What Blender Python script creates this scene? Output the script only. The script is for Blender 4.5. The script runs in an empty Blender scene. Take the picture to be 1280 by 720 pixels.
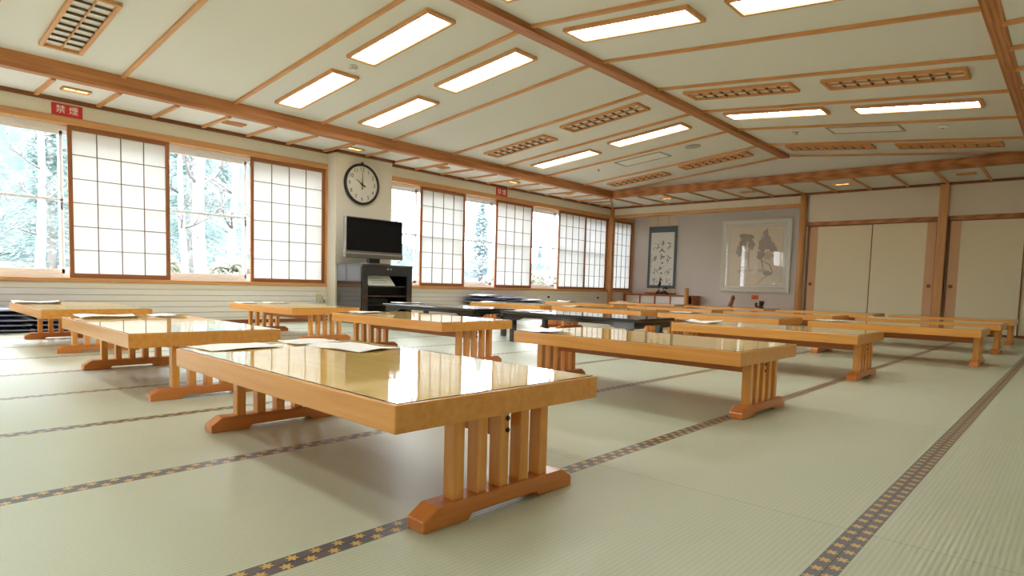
import bpy, bmesh, math, random
from mathutils import Vector, Matrix

random.seed(7)
PI = math.pi
scn = bpy.context.scene
COL = scn.collection

# ------------------------------------------------------------------ helpers
def lin(r, g, b):
    def f(c):
        c /= 255.0
        return c / 12.92 if c <= .04045 else ((c + .055) / 1.055) ** 2.4
    return (f(r), f(g), f(b), 1.0)

class MB:
    """collects shapes into one mesh"""
    def __init__(self):
        self.bm = bmesh.new()
    def _mark(self, faces, mi):
        if mi:
            for f in faces: f.material_index = mi
    def box(self, x0, x1, y0, y1, z0, z1, bev=0.0, mi=0, seg=1, mat=None):
        t = bmesh.new()
        vs = [t.verts.new((x, y, z)) for x in (x0, x1) for y in (y0, y1) for z in (z0, z1)]
        for q in ((0,1,3,2),(4,6,7,5),(0,4,5,1),(2,3,7,6),(0,2,6,4),(1,5,7,3)):
            t.faces.new([vs[i] for i in q])
        bmesh.ops.recalc_face_normals(t, faces=t.faces)
        if bev > 0:
            bmesh.ops.bevel(t, geom=list(t.edges), offset=bev, segments=seg, profile=.6, affect='EDGES')
        self._merge(t, mi, mat)
        return self
    def _merge(self, t, mi=0, mat=None, smooth=False):
        if mat is not None: bmesh.ops.transform(t, matrix=mat, verts=t.verts)
        m = {}
        for v in t.verts: m[v] = self.bm.verts.new(v.co)
        for f in t.faces:
            try: nf = self.bm.faces.new([m[v] for v in f.verts])
            except ValueError: continue
            nf.material_index = mi; nf.smooth = smooth or f.smooth
        t.free()
    def prism(self, prof, axis, a, b, bev=0.0, mi=0, mat=None):
        """prof: 2-D outline in the plane normal to axis, extruded from a to b"""
        t = bmesh.new()
        def P(u, v, w):
            return {'x': (w, u, v), 'y': (u, w, v), 'z': (u, v, w)}[axis]
        A = [t.verts.new(P(u, v, a)) for u, v in prof]
        B = [t.verts.new(P(u, v, b)) for u, v in prof]
        n = len(prof)
        t.faces.new(A); t.faces.new(B[::-1])
        for i in range(n):
            t.faces.new((A[i], A[(i+1) % n], B[(i+1) % n], B[i]))
        bmesh.ops.recalc_face_normals(t, faces=t.faces)
        if bev > 0:
            bmesh.ops.bevel(t, geom=list(t.edges), offset=bev, segments=1, affect='EDGES')
        self._merge(t, mi, mat)
        return self
    def tube(self, pts, rad, n=8, mi=0, cap=True):
        pts = [Vector(p) for p in pts]
        if not hasattr(rad, '__len__'): rad = [rad] * len(pts)
        t = bmesh.new(); rings = []
        up = Vector((0.13, .21, .97))
        for i, p in enumerate(pts):
            d = (pts[min(i+1, len(pts)-1)] - pts[max(i-1, 0)]).normalized()
            s = d.cross(up)
            if s.length < 1e-3: s = d.cross(Vector((1, 0, 0)))
            s.normalize(); u = s.cross(d)
            rings.append([t.verts.new(p + rad[i] * (math.cos(2*PI*k/n) * s + math.sin(2*PI*k/n) * u)) for k in range(n)])
        for a, b in zip(rings, rings[1:]):
            for k in range(n):
                f = t.faces.new((a[k], a[(k+1) % n], b[(k+1) % n], b[k])); f.smooth = True
        if cap:
            t.faces.new(rings[0][::-1]); t.faces.new(rings[-1])
        bmesh.ops.recalc_face_normals(t, faces=t.faces)
        self._merge(t, mi)
        return self
    def lathe(self, prof, n=24, mi=0, mat=None, smooth=True):
        """prof: (radius, height) pairs about z"""
        t = bmesh.new(); rings = []
        for r, z in prof:
            if r < 1e-6: rings.append([t.verts.new((0, 0, z))])
            else: rings.append([t.verts.new((r*math.cos(2*PI*k/n), r*math.sin(2*PI*k/n), z)) for k in range(n)])
        for a, b in zip(rings, rings[1:]):
            for k in range(n):
                k2 = (k+1) % n
                if len(a) == 1 and len(b) == 1: continue
                if len(a) == 1: f = t.faces.new((a[0], b[k2], b[k]))
                elif len(b) == 1: f = t.faces.new((a[k], a[k2], b[0]))
                else: f = t.faces.new((a[k], a[k2], b[k2], b[k]))
                f.smooth = smooth
        bmesh.ops.recalc_face_normals(t, faces=t.faces)
        self._merge(t, mi, mat)
        return self
    def quad(self, pts, mi=0):
        f = self.bm.faces.new([self.bm.verts.new(p) for p in pts]); f.material_index = mi
        return self
    def build(self, name, mat, parent=None, smooth=False):
        me = bpy.data.meshes.new(name)
        self.bm.to_mesh(me); self.bm.free()
        for m in (mat if isinstance(mat, (list, tuple)) else [mat]): me.materials.append(m)
        if smooth:
            for p in me.polygons: p.use_smooth = True
        o = bpy.data.objects.new(name, me); COL.objects.link(o)
        if parent is not None: o.parent = parent
        return o

def tag(o, label=None, cat=None, group=None, kind=None):
    if label: o['label'] = label
    if cat: o['category'] = cat
    if group: o['group'] = group
    if kind: o['kind'] = kind
    return o

def thing(name, label, cat, loc=(0,0,0), rot=(0,0,0), group=None):
    o = bpy.data.objects.new(name, None); COL.objects.link(o)
    o.empty_display_size = .1
    o.location = loc; o.rotation_euler = rot
    return tag(o, label, cat, group)

def struct(name, mb, mat, parent=None):
    o = mb.build(name, mat, parent)
    if parent is None: o['kind'] = 'structure'
    return o

def copy_tree(o, parent=None):
    c = o.copy(); COL.objects.link(c)
    if parent is not None: c.parent = parent
    for ch in list(o.children): copy_tree(ch, c)
    return c

def text_mesh(body, size, depth=.0005):
    cu = bpy.data.curves.new('lettering', 'FONT')
    cu.body = body; cu.size = size; cu.align_x = 'CENTER'; cu.align_y = 'CENTER'; cu.extrude = depth
    ob = bpy.data.objects.new('lettering', cu); COL.objects.link(ob)
    dg = bpy.context.evaluated_depsgraph_get()
    me = bpy.data.meshes.new_from_object(ob.evaluated_get(dg))
    bpy.data.objects.remove(ob)
    return me

# ------------------------------------------------------------------ materials
def new_mat(name):
    m = bpy.data.materials.new(name); m.use_nodes = True
    nt = m.node_tree; nt.nodes.clear()
    out = nt.nodes.new('ShaderNodeOutputMaterial')
    return m, nt, out

def N(nt, typ, **kw):
    n = nt.nodes.new(typ)
    for k, v in kw.items():
        if k.startswith('i_'): n.inputs[k[2:].replace('_', ' ')].default_value = v
        else: setattr(n, k, v)
    return n

def M(nt, op, a, b=None, c=None, clamp=False):
    n = nt.nodes.new('ShaderNodeMath'); n.operation = op; n.use_clamp = clamp
    for i, v in enumerate((a, b, c)):
        if v is None: continue
        if isinstance(v, (int, float)): n.inputs[i].default_value = v
        else: nt.links.new(v, n.inputs[i])
    return n.outputs[0]

def mixc(nt, fac, a, b):
    n = nt.nodes.new('ShaderNodeMix'); n.data_type = 'RGBA'
    for sock, v in ((n.inputs[0], fac), (n.inputs[6], a), (n.inputs[7], b)):
        if isinstance(v, (int, float, tuple, list)): sock.default_value = v
        else: nt.links.new(v, sock)
    return n.outputs[2]

def plain(name, c, rough=.5, metal=0.0, spec=.5, noise=0.0, nscale=30, bump=0.0, bscale=200, coat=0.0):
    m, nt, out = new_mat(name)
    b = N(nt, 'ShaderNodeBsdfPrincipled')
    b.inputs['Roughness'].default_value = rough
    b.inputs['Metallic'].default_value = metal
    b.inputs['Specular IOR Level'].default_value = spec
    b.inputs['Coat Weight'].default_value = coat
    b.inputs['Coat Roughness'].default_value = .05
    tc = N(nt, 'ShaderNodeTexCoord')
    if noise > 0:
        nz = N(nt, 'ShaderNodeTexNoise'); nz.inputs['Scale'].default_value = nscale
        nz.inputs['Detail'].default_value = 4
        nt.links.new(tc.outputs['Object'], nz.inputs['Vector'])
        d = tuple(x * (1 - noise) for x in c[:3]) + (1,)
        e = tuple(min(1, x * (1 + noise)) for x in c[:3]) + (1,)
        nt.links.new(mixc(nt, nz.outputs[0], d, e), b.inputs['Base Color'])
    else:
        b.inputs['Base Color'].default_value = c
    if bump > 0:
        n2 = N(nt, 'ShaderNodeTexNoise'); n2.inputs['Scale'].default_value = bscale; n2.inputs['Detail'].default_value = 3
        nt.links.new(tc.outputs['Object'], n2.inputs['Vector'])
        bp = N(nt, 'ShaderNodeBump'); bp.inputs['Strength'].default_value = bump; bp.inputs['Distance'].default_value = .002
        nt.links.new(n2.outputs[0], bp.inputs['Height']); nt.links.new(bp.outputs[0], b.inputs['Normal'])
    nt.links.new(b.outputs[0], out.inputs[0])
    return m

def wood(name, c1, c2, axis='x', rough=.35, scale=1.0, coat=0.0, spec=.5, contrast=.5, wavy=0.0):
    """straight grain running along axis, shifted per object"""
    m, nt, out = new_mat(name)
    tc = N(nt, 'ShaderNodeTexCoord'); oi = N(nt, 'ShaderNodeObjectInfo')
    off = N(nt, 'ShaderNodeVectorMath', operation='SCALE')
    comb = N(nt, 'ShaderNodeCombineXYZ')
    for i in range(3): nt.links.new(oi.outputs['Random'], comb.inputs[i])
    nt.links.new(comb.outputs[0], off.inputs[0]); off.inputs['Scale'].default_value = 17.0
    add = N(nt, 'ShaderNodeVectorMath', operation='ADD')
    nt.links.new(tc.outputs['Object'], add.inputs[0]); nt.links.new(off.outputs[0], add.inputs[1])
    mp = N(nt, 'ShaderNodeMapping')
    s = [22 * scale] * 3; s['xyz'.index(axis)] = 1.1 * scale
    mp.inputs['Scale'].default_value = s
    nt.links.new(add.outputs[0], mp.inputs[0])
    nz = N(nt, 'ShaderNodeTexNoise'); nz.inputs['Scale'].default_value = 1.6
    nz.inputs['Detail'].default_value = 6; nz.inputs['Roughness'].default_value = .6; nz.inputs['Distortion'].default_value = .4
    nt.links.new(mp.outputs[0], nz.inputs['Vector'])
    fac = nz.outputs[0]
    if wavy > 0:
        mp2 = N(nt, 'ShaderNodeMapping'); s2 = [9 * scale] * 3; s2['xyz'.index(axis)] = .9 * scale
        mp2.inputs['Scale'].default_value = s2; nt.links.new(add.outputs[0], mp2.inputs[0])
        wv = N(nt, 'ShaderNodeTexWave'); wv.inputs['Scale'].default_value = 1.2; wv.inputs['Distortion'].default_value = 6
        wv.inputs['Detail'].default_value = 2; nt.links.new(mp2.outputs[0], wv.inputs['Vector'])
        fac = M(nt, 'ADD', M(nt, 'MULTIPLY', fac, 1 - wavy), M(nt, 'MULTIPLY', wv.outputs[1], wavy))
    rp = N(nt, 'ShaderNodeValToRGB')
    rp.color_ramp.elements[0].position = .5 - contrast * .5; rp.color_ramp.elements[0].color = c1
    rp.color_ramp.elements[1].position = .5 + contrast * .5; rp.color_ramp.elements[1].color = c2
    nt.links.new(fac, rp.inputs[0])
    b = N(nt, 'ShaderNodeBsdfPrincipled')
    nt.links.new(rp.outputs[0], b.inputs['Base Color'])
    b.inputs['Roughness'].default_value = rough; b.inputs['Specular IOR Level'].default_value = spec
    b.inputs['Coat Weight'].default_value = coat; b.inputs['Coat Roughness'].default_value = .06
    bp = N(nt, 'ShaderNodeBump'); bp.inputs['Strength'].default_value = .08; bp.inputs['Distance'].default_value = .002
    nt.links.new(nz.outputs[0], bp.inputs['Height']); nt.links.new(bp.outputs[0], b.inputs['Normal'])
    nt.links.new(b.outputs[0], out.inputs[0])
    return m

def emit(name, c, strength):
    m, nt, out = new_mat(name)
    e = N(nt, 'ShaderNodeEmission'); e.inputs[0].default_value = c; e.inputs[1].default_value = strength
    nt.links.new(e.outputs[0], out.inputs[0]); return m

def thin_glass(name, tint=(1,1,1,1), ior=1.45):
    m, nt, out = new_mat(name)
    tr = N(nt, 'ShaderNodeBsdfTransparent'); tr.inputs[0].default_value = tint
    gl = N(nt, 'ShaderNodeBsdfGlossy'); gl.inputs['Roughness'].default_value = .01
    fr = N(nt, 'ShaderNodeFresnel'); fr.inputs[0].default_value = ior
    ge = N(nt, 'ShaderNodeNewGeometry')
    mx = N(nt, 'ShaderNodeMixShader')
    nt.links.new(M(nt, 'MULTIPLY', fr.outputs[0], M(nt, 'SUBTRACT', 1.0, ge.outputs['Backfacing'])), mx.inputs[0]); nt.links.new(tr.outputs[0], mx.inputs[1]); nt.links.new(gl.outputs[0], mx.inputs[2])
    nt.links.new(mx.outputs[0], out.inputs[0]); return m

def paper_mat(name, c, trans=.5):
    m, nt, out = new_mat(name)
    d = N(nt, 'ShaderNodeBsdfDiffuse'); d.inputs[0].default_value = c
    t = N(nt, 'ShaderNodeBsdfTranslucent'); t.inputs[0].default_value = c
    mx = N(nt, 'ShaderNodeMixShader'); mx.inputs[0].default_value = trans
    nt.links.new(d.outputs[0], mx.inputs[1]); nt.links.new(t.outputs[0], mx.inputs[2])
    nt.links.new(mx.outputs[0], out.inputs[0]); return m

def wallpaper(name, c, var=.05):
    m, nt, out = new_mat(name)
    tc = N(nt, 'ShaderNodeTexCoord')
    n1 = N(nt, 'ShaderNodeTexNoise'); n1.inputs['Scale'].default_value = 2.2; n1.inputs['Detail'].default_value = 5
    mp = N(nt, 'ShaderNodeMapping'); mp.inputs['Scale'].default_value = (60, 60, 14)
    n2 = N(nt, 'ShaderNodeTexNoise'); n2.inputs['Scale'].default_value = 1.5; n2.inputs['Detail'].default_value = 4
    nt.links.new(tc.outputs['Object'], n1.inputs['Vector']); nt.links.new(tc.outputs['Object'], mp.inputs[0])
    nt.links.new(mp.outputs[0], n2.inputs['Vector'])
    f = M(nt, 'ADD', M(nt, 'MULTIPLY', n1.outputs[0], .45), M(nt, 'MULTIPLY', n2.outputs[0], .55))
    d = tuple(x * (1 - 2*var) for x in c[:3]) + (1,); e = tuple(min(1, x * (1 + 2*var)) for x in c[:3]) + (1,)
    b = N(nt, 'ShaderNodeBsdfPrincipled'); b.inputs['Roughness'].default_value = .85; b.inputs['Specular IOR Level'].default_value = .2
    nt.links.new(mixc(nt, f, d, e), b.inputs['Base Color'])
    bp = N(nt, 'ShaderNodeBump'); bp.inputs['Strength'].default_value = .15; bp.inputs['Distance'].default_value = .002
    nt.links.new(n2.outputs[0], bp.inputs['Height']); nt.links.new(bp.outputs[0], b.inputs['Normal'])
    nt.links.new(b.outputs[0], out.inputs[0]); return m

X_SEAM, MAT_W, Y_SEAM, MAT_L = -.408, .912, 1.907, 1.824
def tatami():
    m, nt, out = new_mat('tatami')
    tc = N(nt, 'ShaderNodeTexCoord'); sp = N(nt, 'ShaderNodeSeparateXYZ')
    nt.links.new(tc.outputs['Object'], sp.inputs[0]); x, y = sp.outputs[0], sp.outputs[1]
    u = M(nt, 'DIVIDE', M(nt, 'SUBTRACT', x, X_SEAM), MAT_W)
    ur = M(nt, 'ROUND', u)
    d = M(nt, 'MULTIPLY', M(nt, 'SUBTRACT', u, ur), MAT_W)            # metres from nearest long seam
    ad = M(nt, 'ABSOLUTE', d)
    border = M(nt, 'LESS_THAN', ad, .033)
    mid = M(nt, 'LESS_THAN', ad, .0012)
    v = M(nt, 'DIVIDE', M(nt, 'SUBTRACT', y, Y_SEAM), MAT_L)
    vr = M(nt, 'ROUND', v)
    dv = M(nt, 'ABSOLUTE', M(nt, 'MULTIPLY', M(nt, 'SUBTRACT', v, vr), MAT_L))
    seam = M(nt, 'LESS_THAN', dv, .0022)
    # per mat tone
    cell = N(nt, 'ShaderNodeCombineXYZ'); nt.links.new(M(nt, 'FLOOR', u), cell.inputs[0]); nt.links.new(M(nt, 'FLOOR', v), cell.inputs[1])
    wn = N(nt, 'ShaderNodeTexWhiteNoise'); nt.links.new(cell.outputs[0], wn.inputs['Vector'])
    # rush ribs along y, fine fibre across
    rib = M(nt, 'SINE', M(nt, 'MULTIPLY', x, 2 * PI / .0145))
    mp = N(nt, 'ShaderNodeMapping'); mp.inputs['Scale'].default_value = (25, 420, 1); nt.links.new(tc.outputs['Object'], mp.inputs[0])
    fib = N(nt, 'ShaderNodeTexNoise'); fib.inputs['Scale'].default_value = 1; fib.inputs['Detail'].default_value = 2
    nt.links.new(mp.outputs[0], fib.inputs['Vector'])
    big = N(nt, 'ShaderNodeTexNoise'); big.inputs['Scale'].default_value = 1.3; big.inputs['Detail'].default_value = 4
    nt.links.new(tc.outputs['Object'], big.inputs['Vector'])
    A, B = lin(172, 181, 157), lin(201, 206, 188)
    f = M(nt, 'ADD', M(nt, 'MULTIPLY', fib.outputs[0], .45), M(nt, 'MULTIPLY', big.outputs[0], .35))
    f = M(nt, 'ADD', f, M(nt, 'MULTIPLY', wn.outputs[0], .2))
    f = M(nt, 'ADD', f, M(nt, 'MULTIPLY', rib, .17), clamp=True)
    rush = mixc(nt, f, A, B)
    rush = mixc(nt, M(nt, 'MULTIPLY', seam, .45), rush, lin(95, 98, 78))
    # border cloth: slate weave with gold leaves, staggered between the two strips
    side = M(nt, 'GREATER_THAN', d, 0.0)
    q = M(nt, 'ADD', M(nt, 'DIVIDE', y, .062), M(nt, 'MULTIPLY', side, .5))
    py = M(nt, 'MULTIPLY', M(nt, 'SUBTRACT', M(nt, 'FRACT', q), .5), .062)
    px = M(nt, 'SUBTRACT', ad, .0165)
    r = M(nt, 'SQRT', M(nt, 'ADD', M(nt, 'MULTIPLY', px, px), M(nt, 'MULTIPLY', py, py)))
    th = M(nt, 'ARCTAN2', py, px)
    star = M(nt, 'ADD', .0118, M(nt, 'MULTIPLY', M(nt, 'COSINE', M(nt, 'MULTIPLY', th, 6)), .0042))
    gold = M(nt, 'LESS_THAN', r, star)
    wv = N(nt, 'ShaderNodeTexNoise'); wv.inputs['Scale'].default_value = 260; wv.inputs['Detail'].default_value = 2
    nt.links.new(tc.outputs['Object'], wv.inputs['Vector'])
    base = mixc(nt, wv.outputs[0], lin(48, 48, 58), lin(118, 116, 122))
    cloth = mixc(nt, gold, base, lin(208, 172, 96))
    cloth = mixc(nt, mid, cloth, lin(35, 34, 40))
    col = mixc(nt, border, rush, cloth)
    b = N(nt, 'ShaderNodeBsdfPrincipled'); nt.links.new(col, b.inputs['Base Color'])
    b.inputs['Roughness'].default_value = .33; b.inputs['Specular IOR Level'].default_value = .6
    h = M(nt, 'ADD', M(nt, 'MULTIPLY', rib, M(nt, 'SUBTRACT', 1.0, border)), M(nt, 'MULTIPLY', seam, -2.0))
    bp = N(nt, 'ShaderNodeBump'); bp.inputs['Strength'].default_value = .22; bp.inputs['Distance'].default_value = .0012
    nt.links.new(h, bp.inputs['Height']); nt.links.new(bp.outputs[0], b.inputs['Normal'])
    nt.links.new(b.outputs[0], out.inputs[0]); return m

def sheet_mat():
    """glossy table sheet over honey wood: mirror-like with a slight ripple"""
    m, nt, out = new_mat('table_sheet')
    tc = N(nt, 'ShaderNodeTexCoord')
    mp = N(nt, 'ShaderNodeMapping'); mp.inputs['Scale'].default_value = (1.2, 16, 16); nt.links.new(tc.outputs['Object'], mp.inputs[0])
    nz = N(nt, 'ShaderNodeTexNoise'); nz.inputs['Scale'].default_value = 1.5; nz.inputs['Detail'].default_value = 5
    nt.links.new(mp.outputs[0], nz.inputs['Vector'])
    b = N(nt, 'ShaderNodeBsdfPrincipled')
    nt.links.new(mixc(nt, nz.outputs[0], lin(220, 184, 106), lin(236, 204, 132)), b.inputs['Base Color'])
    b.inputs['Roughness'].default_value = .045; b.inputs['IOR'].default_value = 1.55
    b.inputs['Specular IOR Level'].default_value = .7
    rp = N(nt, 'ShaderNodeTexNoise'); rp.inputs['Scale'].default_value = 7; rp.inputs['Detail'].default_value = 1
    nt.links.new(tc.outputs['Object'], rp.inputs['Vector'])
    bp = N(nt, 'ShaderNodeBump'); bp.inputs['Strength'].default_value = .12; bp.inputs['Distance'].default_value = .004
    nt.links.new(rp.outputs[0], bp.inputs['Height']); nt.links.new(bp.outputs[0], b.inputs['Normal'])
    nt.links.new(b.outputs[0], out.inputs[0]); return m

def printed_paper(name):
    m, nt, out = new_mat(name)
    tc = N(nt, 'ShaderNodeTexCoord')
    br = N(nt, 'ShaderNodeTexBrick'); br.inputs['Scale'].default_value = 40
    br.inputs['Color1'].default_value = lin(248, 247, 244); br.inputs['Color2'].default_value = lin(232, 233, 233)
    br.inputs['Mortar'].default_value = lin(248, 247, 243); br.inputs['Mortar Size'].default_value = .09
    nt.links.new(tc.outputs['Object'], br.inputs['Vector'])
    b = N(nt, 'ShaderNodeBsdfPrincipled'); nt.links.new(br.outputs[0], b.inputs['Base Color']); b.inputs['Roughness'].default_value = .4
    nt.links.new(b.outputs[0], out.inputs[0]); return m

MT = {}
MT['tatami'] = tatami()
MT['beam'] = {a: wood('beam_wood_' + a, lin(150, 90, 46), lin(204, 140, 88), a, .5, .8, contrast=.45, wavy=.25) for a in 'xyz'}
MT['trim'] = {a: wood('trim_wood_' + a, lin(194, 136, 82), lin(224, 170, 112), a, .45, 1.0) for a in 'xyz'}
MT['dtrim'] = {a: wood('dark_trim_wood_' + a, lin(120, 66, 34), lin(150, 88, 48), a, .5, 1.0) for a in 'xyz'}
MT['shoji'] = {a: wood('shoji_frame_wood_' + a, lin(140, 84, 44), lin(168, 106, 60), a, .5, 1.0) for a in 'yz'}
MT['table'] = {a: wood('table_wood_' + a, lin(219, 148, 66), lin(239, 175, 93), a, .28, 1.0, coat=.3) for a in 'xyz'}
MT['foot'] = wood('table_foot_wood', lin(196, 116, 52), lin(216, 138, 70), 'y', .28, 1.0, coat=.3)
MT['rail'] = wood('table_rail_wood', lin(186, 112, 58), lin(206, 132, 76), 'x', .35, 1.0)
MT['sheet'] = sheet_mat()
MT['sheet_edge'] = plain('table_sheet_edge', lin(70, 62, 48), .2)
MT['lacquer'] = plain('black_lacquer', lin(34, 32, 34), .14, spec=.6, coat=.5)
MT['bolt'] = plain('bolt_black', lin(25, 22, 20), .4)
MT['ceil'] = wallpaper('ceiling_paper', lin(226, 227, 223), .015)
MT['wall'] = wallpaper('wall_paper', lin(232, 225, 206), .03)
MT['pillar'] = wallpaper('pillar_paper', lin(228, 223, 208), .02)
MT['upper'] = wallpaper('upper_wall_paper', lin(228, 219, 204), .045)
MT['alcove'] = wallpaper('alcove_paper', lin(218, 210, 204), .045)
MT['fusuma'] = wallpaper('fusuma_paper', lin(238, 228, 200), .015)
MT['fusuma_edge'] = wallpaper('fusuma_edge_paper', lin(222, 180, 142), .04)
MT['wain'] = plain('wainscot_board', lin(228, 224, 216), .5, noise=.03, nscale=6)
MT['groove'] = plain('wainscot_groove', lin(140, 138, 134), .7)
MT['paper'] = paper_mat('shoji_paper', (.93, .935, .93, 1), .28)
MT['lattice'] = plain('shoji_lattice_wood', lin(128, 104, 82), .6, noise=.1)
MT['alu'] = plain('aluminium', lin(236, 239, 243), .4)
MT['glass'] = thin_glass('window_glass')
MT['picglass'] = thin_glass('picture_glass', ior=1.5)
MT['lamp'] = emit('lamp_diffuser', (1, .975, .93, 1), 7.5)
MT['slamp'] = emit('small_lamp', (1, .74, .3, 1), 1.6)
MT['vent'] = plain('vent_panel', lin(234, 232, 228), .6)
MT['vdark'] = plain('vent_bar', lin(92, 78, 62), .6)
MT['white'] = plain('white_plastic', lin(230, 228, 222), .4)
MT['grey'] = plain('grey_plastic', lin(170, 168, 160), .5)
MT['red'] = plain('sign_red', lin(206, 42, 36), .45)
MT['swhite'] = plain('sign_white', lin(246, 240, 234), .5)
MT['black'] = plain('black_plastic', lin(30, 30, 32), .35)
MT['screen'] = plain('tv_screen', lin(16, 17, 22), .08, spec=.5)
MT['silver'] = plain('silver', lin(188, 188, 184), .28, metal=.7)
MT['dsilver'] = plain('dark_silver', lin(128, 126, 120), .3, metal=.6)
MT['cab'] = plain('black_cabinet', lin(44, 44, 49), .12, spec=.9, coat=1.0)
MT['cabin'] = plain('black_cabinet_inside', lin(30, 30, 33), .5)
MT['card'] = plain('card', lin(222, 228, 212), .5)
MT['ink'] = plain('ink', lin(52, 50, 52), .8)
MT['pink'] = plain('pale_ink', lin(120, 118, 118), .8)
MT['clockface'] = plain('clock_face', lin(224, 222, 210), .35, coat=.5)
MT['navy'] = plain('cushion_cloth', lin(66, 74, 112), .36, spec=.6, noise=.2, nscale=12)
MT['piping'] = plain('cushion_piping', lin(168, 170, 180), .6)
MT['print'] = printed_paper('printed_paper')
MT['blank'] = plain('white_paper', lin(240, 238, 234), .5)
MT['scroll'] = plain('scroll_paper', lin(238, 236, 228), .7, noise=.02)
MT['scrollb'] = plain('scroll_brocade', lin(96, 106, 116), .7, noise=.12, nscale=60)
MT['scrollt'] = plain('scroll_silk', lin(226, 208, 182), .7, noise=.03)
MT['pframe'] = plain('picture_frame', lin(228, 226, 216), .35, metal=.1)
MT['pmat'] = plain('picture_mount', lin(238, 228, 208), .8, noise=.03, nscale=8)
MT['wash'] = plain('ink_wash', lin(186, 178, 168), .9, noise=.1, nscale=25)
MT['wash2'] = plain('ink_wash_pale', lin(214, 205, 188), .9, noise=.06, nscale=25)
MT['cabred'] = {a: wood('alcove_shelf_wood_' + a, lin(150, 76, 42), lin(182, 104, 64), a, .35, 1.0) for a in 'xyz'}
MT['bronze'] = plain('bronze', lin(58, 58, 56), .35, metal=.5)
MT['carved'] = wood('carved_wood', lin(120, 66, 26), lin(190, 122, 58), 'z', .4, 2.0)
MT['carvedd'] = wood('carved_dark_wood', lin(62, 34, 20), lin(116, 70, 40), 'z', .4, 2.0)
MT['orange'] = plain('orange_card', lin(236, 116, 62), .6)
MT['birch'] = plain('birch_bark', (.2, .2, .195, 1), .8, noise=.2, nscale=6)
MT['twig'] = plain('bare_twig', (.13, .125, .125, 1), .8, noise=.1)
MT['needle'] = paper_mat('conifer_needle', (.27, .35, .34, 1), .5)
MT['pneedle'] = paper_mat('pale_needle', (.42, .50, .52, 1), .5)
MT['leaf'] = paper_mat('shrub_leaf', (.3, .31, .25, 1), .5)
MT['trunk'] = plain('dark_bark', (.3, .29, .28, 1), .9, noise=.2)
def forest():
    m, nt, out = new_mat('distant_forest')
    tc = N(nt, 'ShaderNodeTexCoord'); mp = N(nt, 'ShaderNodeMapping'); mp.inputs['Scale'].default_value = (.8, 1.3, .45)
    nt.links.new(tc.outputs['Object'], mp.inputs[0])
    a = N(nt, 'ShaderNodeTexNoise'); a.inputs['Scale'].default_value = .9; a.inputs['Detail'].default_value = 9; a.inputs['Roughness'].default_value = .7
    nt.links.new(mp.outputs[0], a.inputs['Vector'])
    r = N(nt, 'ShaderNodeValToRGB'); r.color_ramp.elements[0].position = .36; r.color_ramp.elements[1].position = .64
    r.color_ramp.elements[0].color = (.040, .062, .060, 1); r.color_ramp.elements[1].color = (.075, .088, .088, 1)
    nt.links.new(a.outputs[0], r.inputs[0])
    b = N(nt, 'ShaderNodeBsdfDiffuse'); nt.links.new(r.outputs[0], b.inputs[0]); nt.links.new(b.outputs[0], out.inputs[0])
    return m
MT['forest'] = forest()
MT['ground'] = plain('leaf_litter', (.13, .11, .09, 1), .95, noise=.25, nscale=1.5)

# ------------------------------------------------------------------ room sizes (metres)
XW, YW, YT, ZT = -8.978, 13.5, 14.6, 2.70      # window wall, front of end wall, alcove back, soffit
XR, YN = 1.41, -6.6                             # right wall, wall behind the camera
XBL, XBR, YB, YBN = -8.0, -.66, 12.0, -5.2      # faces of the four ceiling beams
XA, ZA, ZE = -4.2, 3.209, 2.85                  # ridge and eave of the raised ceiling
ZS, ZH = .56, 2.48                              # window sill underside, head top
PX, PY0, PY1 = -8.72, 5.37, 6.44                # pillar

# ---- floor
struct('floor', MB().box(-9.3, XR + .2, YN - .2, 15.0, -.12, 0), MT['tatami'])

# ---- window wall: solid bands above and below two long openings
OPEN = [(-4.6, 5.36), (6.46, 13.45), (13.58, 14.56)]
w = MB()
w.box(XW - .24, XW, YN - .2, 15.0, ZH, 3.4)
w.box(XW - .24, XW, YN - .2, 15.0, -.12, ZS)
for a, b in ((YN - .2, -4.6), (5.36, 6.46), (13.45, 13.58), (14.56, 15.0)):
    w.box(XW - .24, XW, a, b, ZS, ZH)
struct('wall_left', w, MT['wall'])
struct('wall_pillar', MB().box(XW - .02, PX, PY0, PY1, 0, 2.7), MT['pillar'])
struct('wall_right', MB().box(XR, XR + .15, YN - .2, 15.0, -.12, 3.4), MT['wall'])
struct('wall_near', MB().box(-9.3, XR + .2, YN - .2, YN, -.12, 3.4), MT['wall'])
# end wall: upper band over the sliding doors and the alcove, solid right of the doors
wb = MB()
wb.box(-4.2, XR, YW, YW + .12, 2.10, 3.4)
wb.box(.33, XR, YW, YW + .12, 0, 2.10)
struct('wall_back', wb, MT['upper'])
struct('wall_alcove_front', MB().box(XW, -4.3, YW, YW + .1, 2.50, 3.4), MT['wall'])
struct('wall_alcove', MB().box(-9.2, -4.2, YT, YT + .15, -.12, 3.0).box(-4.37, -4.22, YW + .06, YT, -.12, 3.0), MT['alcove'])
struct('door_leak_blocker', MB().box(-4.22, XR, YW + .13, YW + .25, -.12, 3.4), MT['upper'])  # unseen slab added to stop daylight leaking round the doors
struct('ceiling_alcove', MB().box(-9.0, -4.2, YW + .1, YT, 2.74, 2.8), MT['ceil'])
struct('floor_alcove', MB().box(XW, -4.37, YW + .02, YT, 0, .10, .004), MT['trim']['x'])

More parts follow.
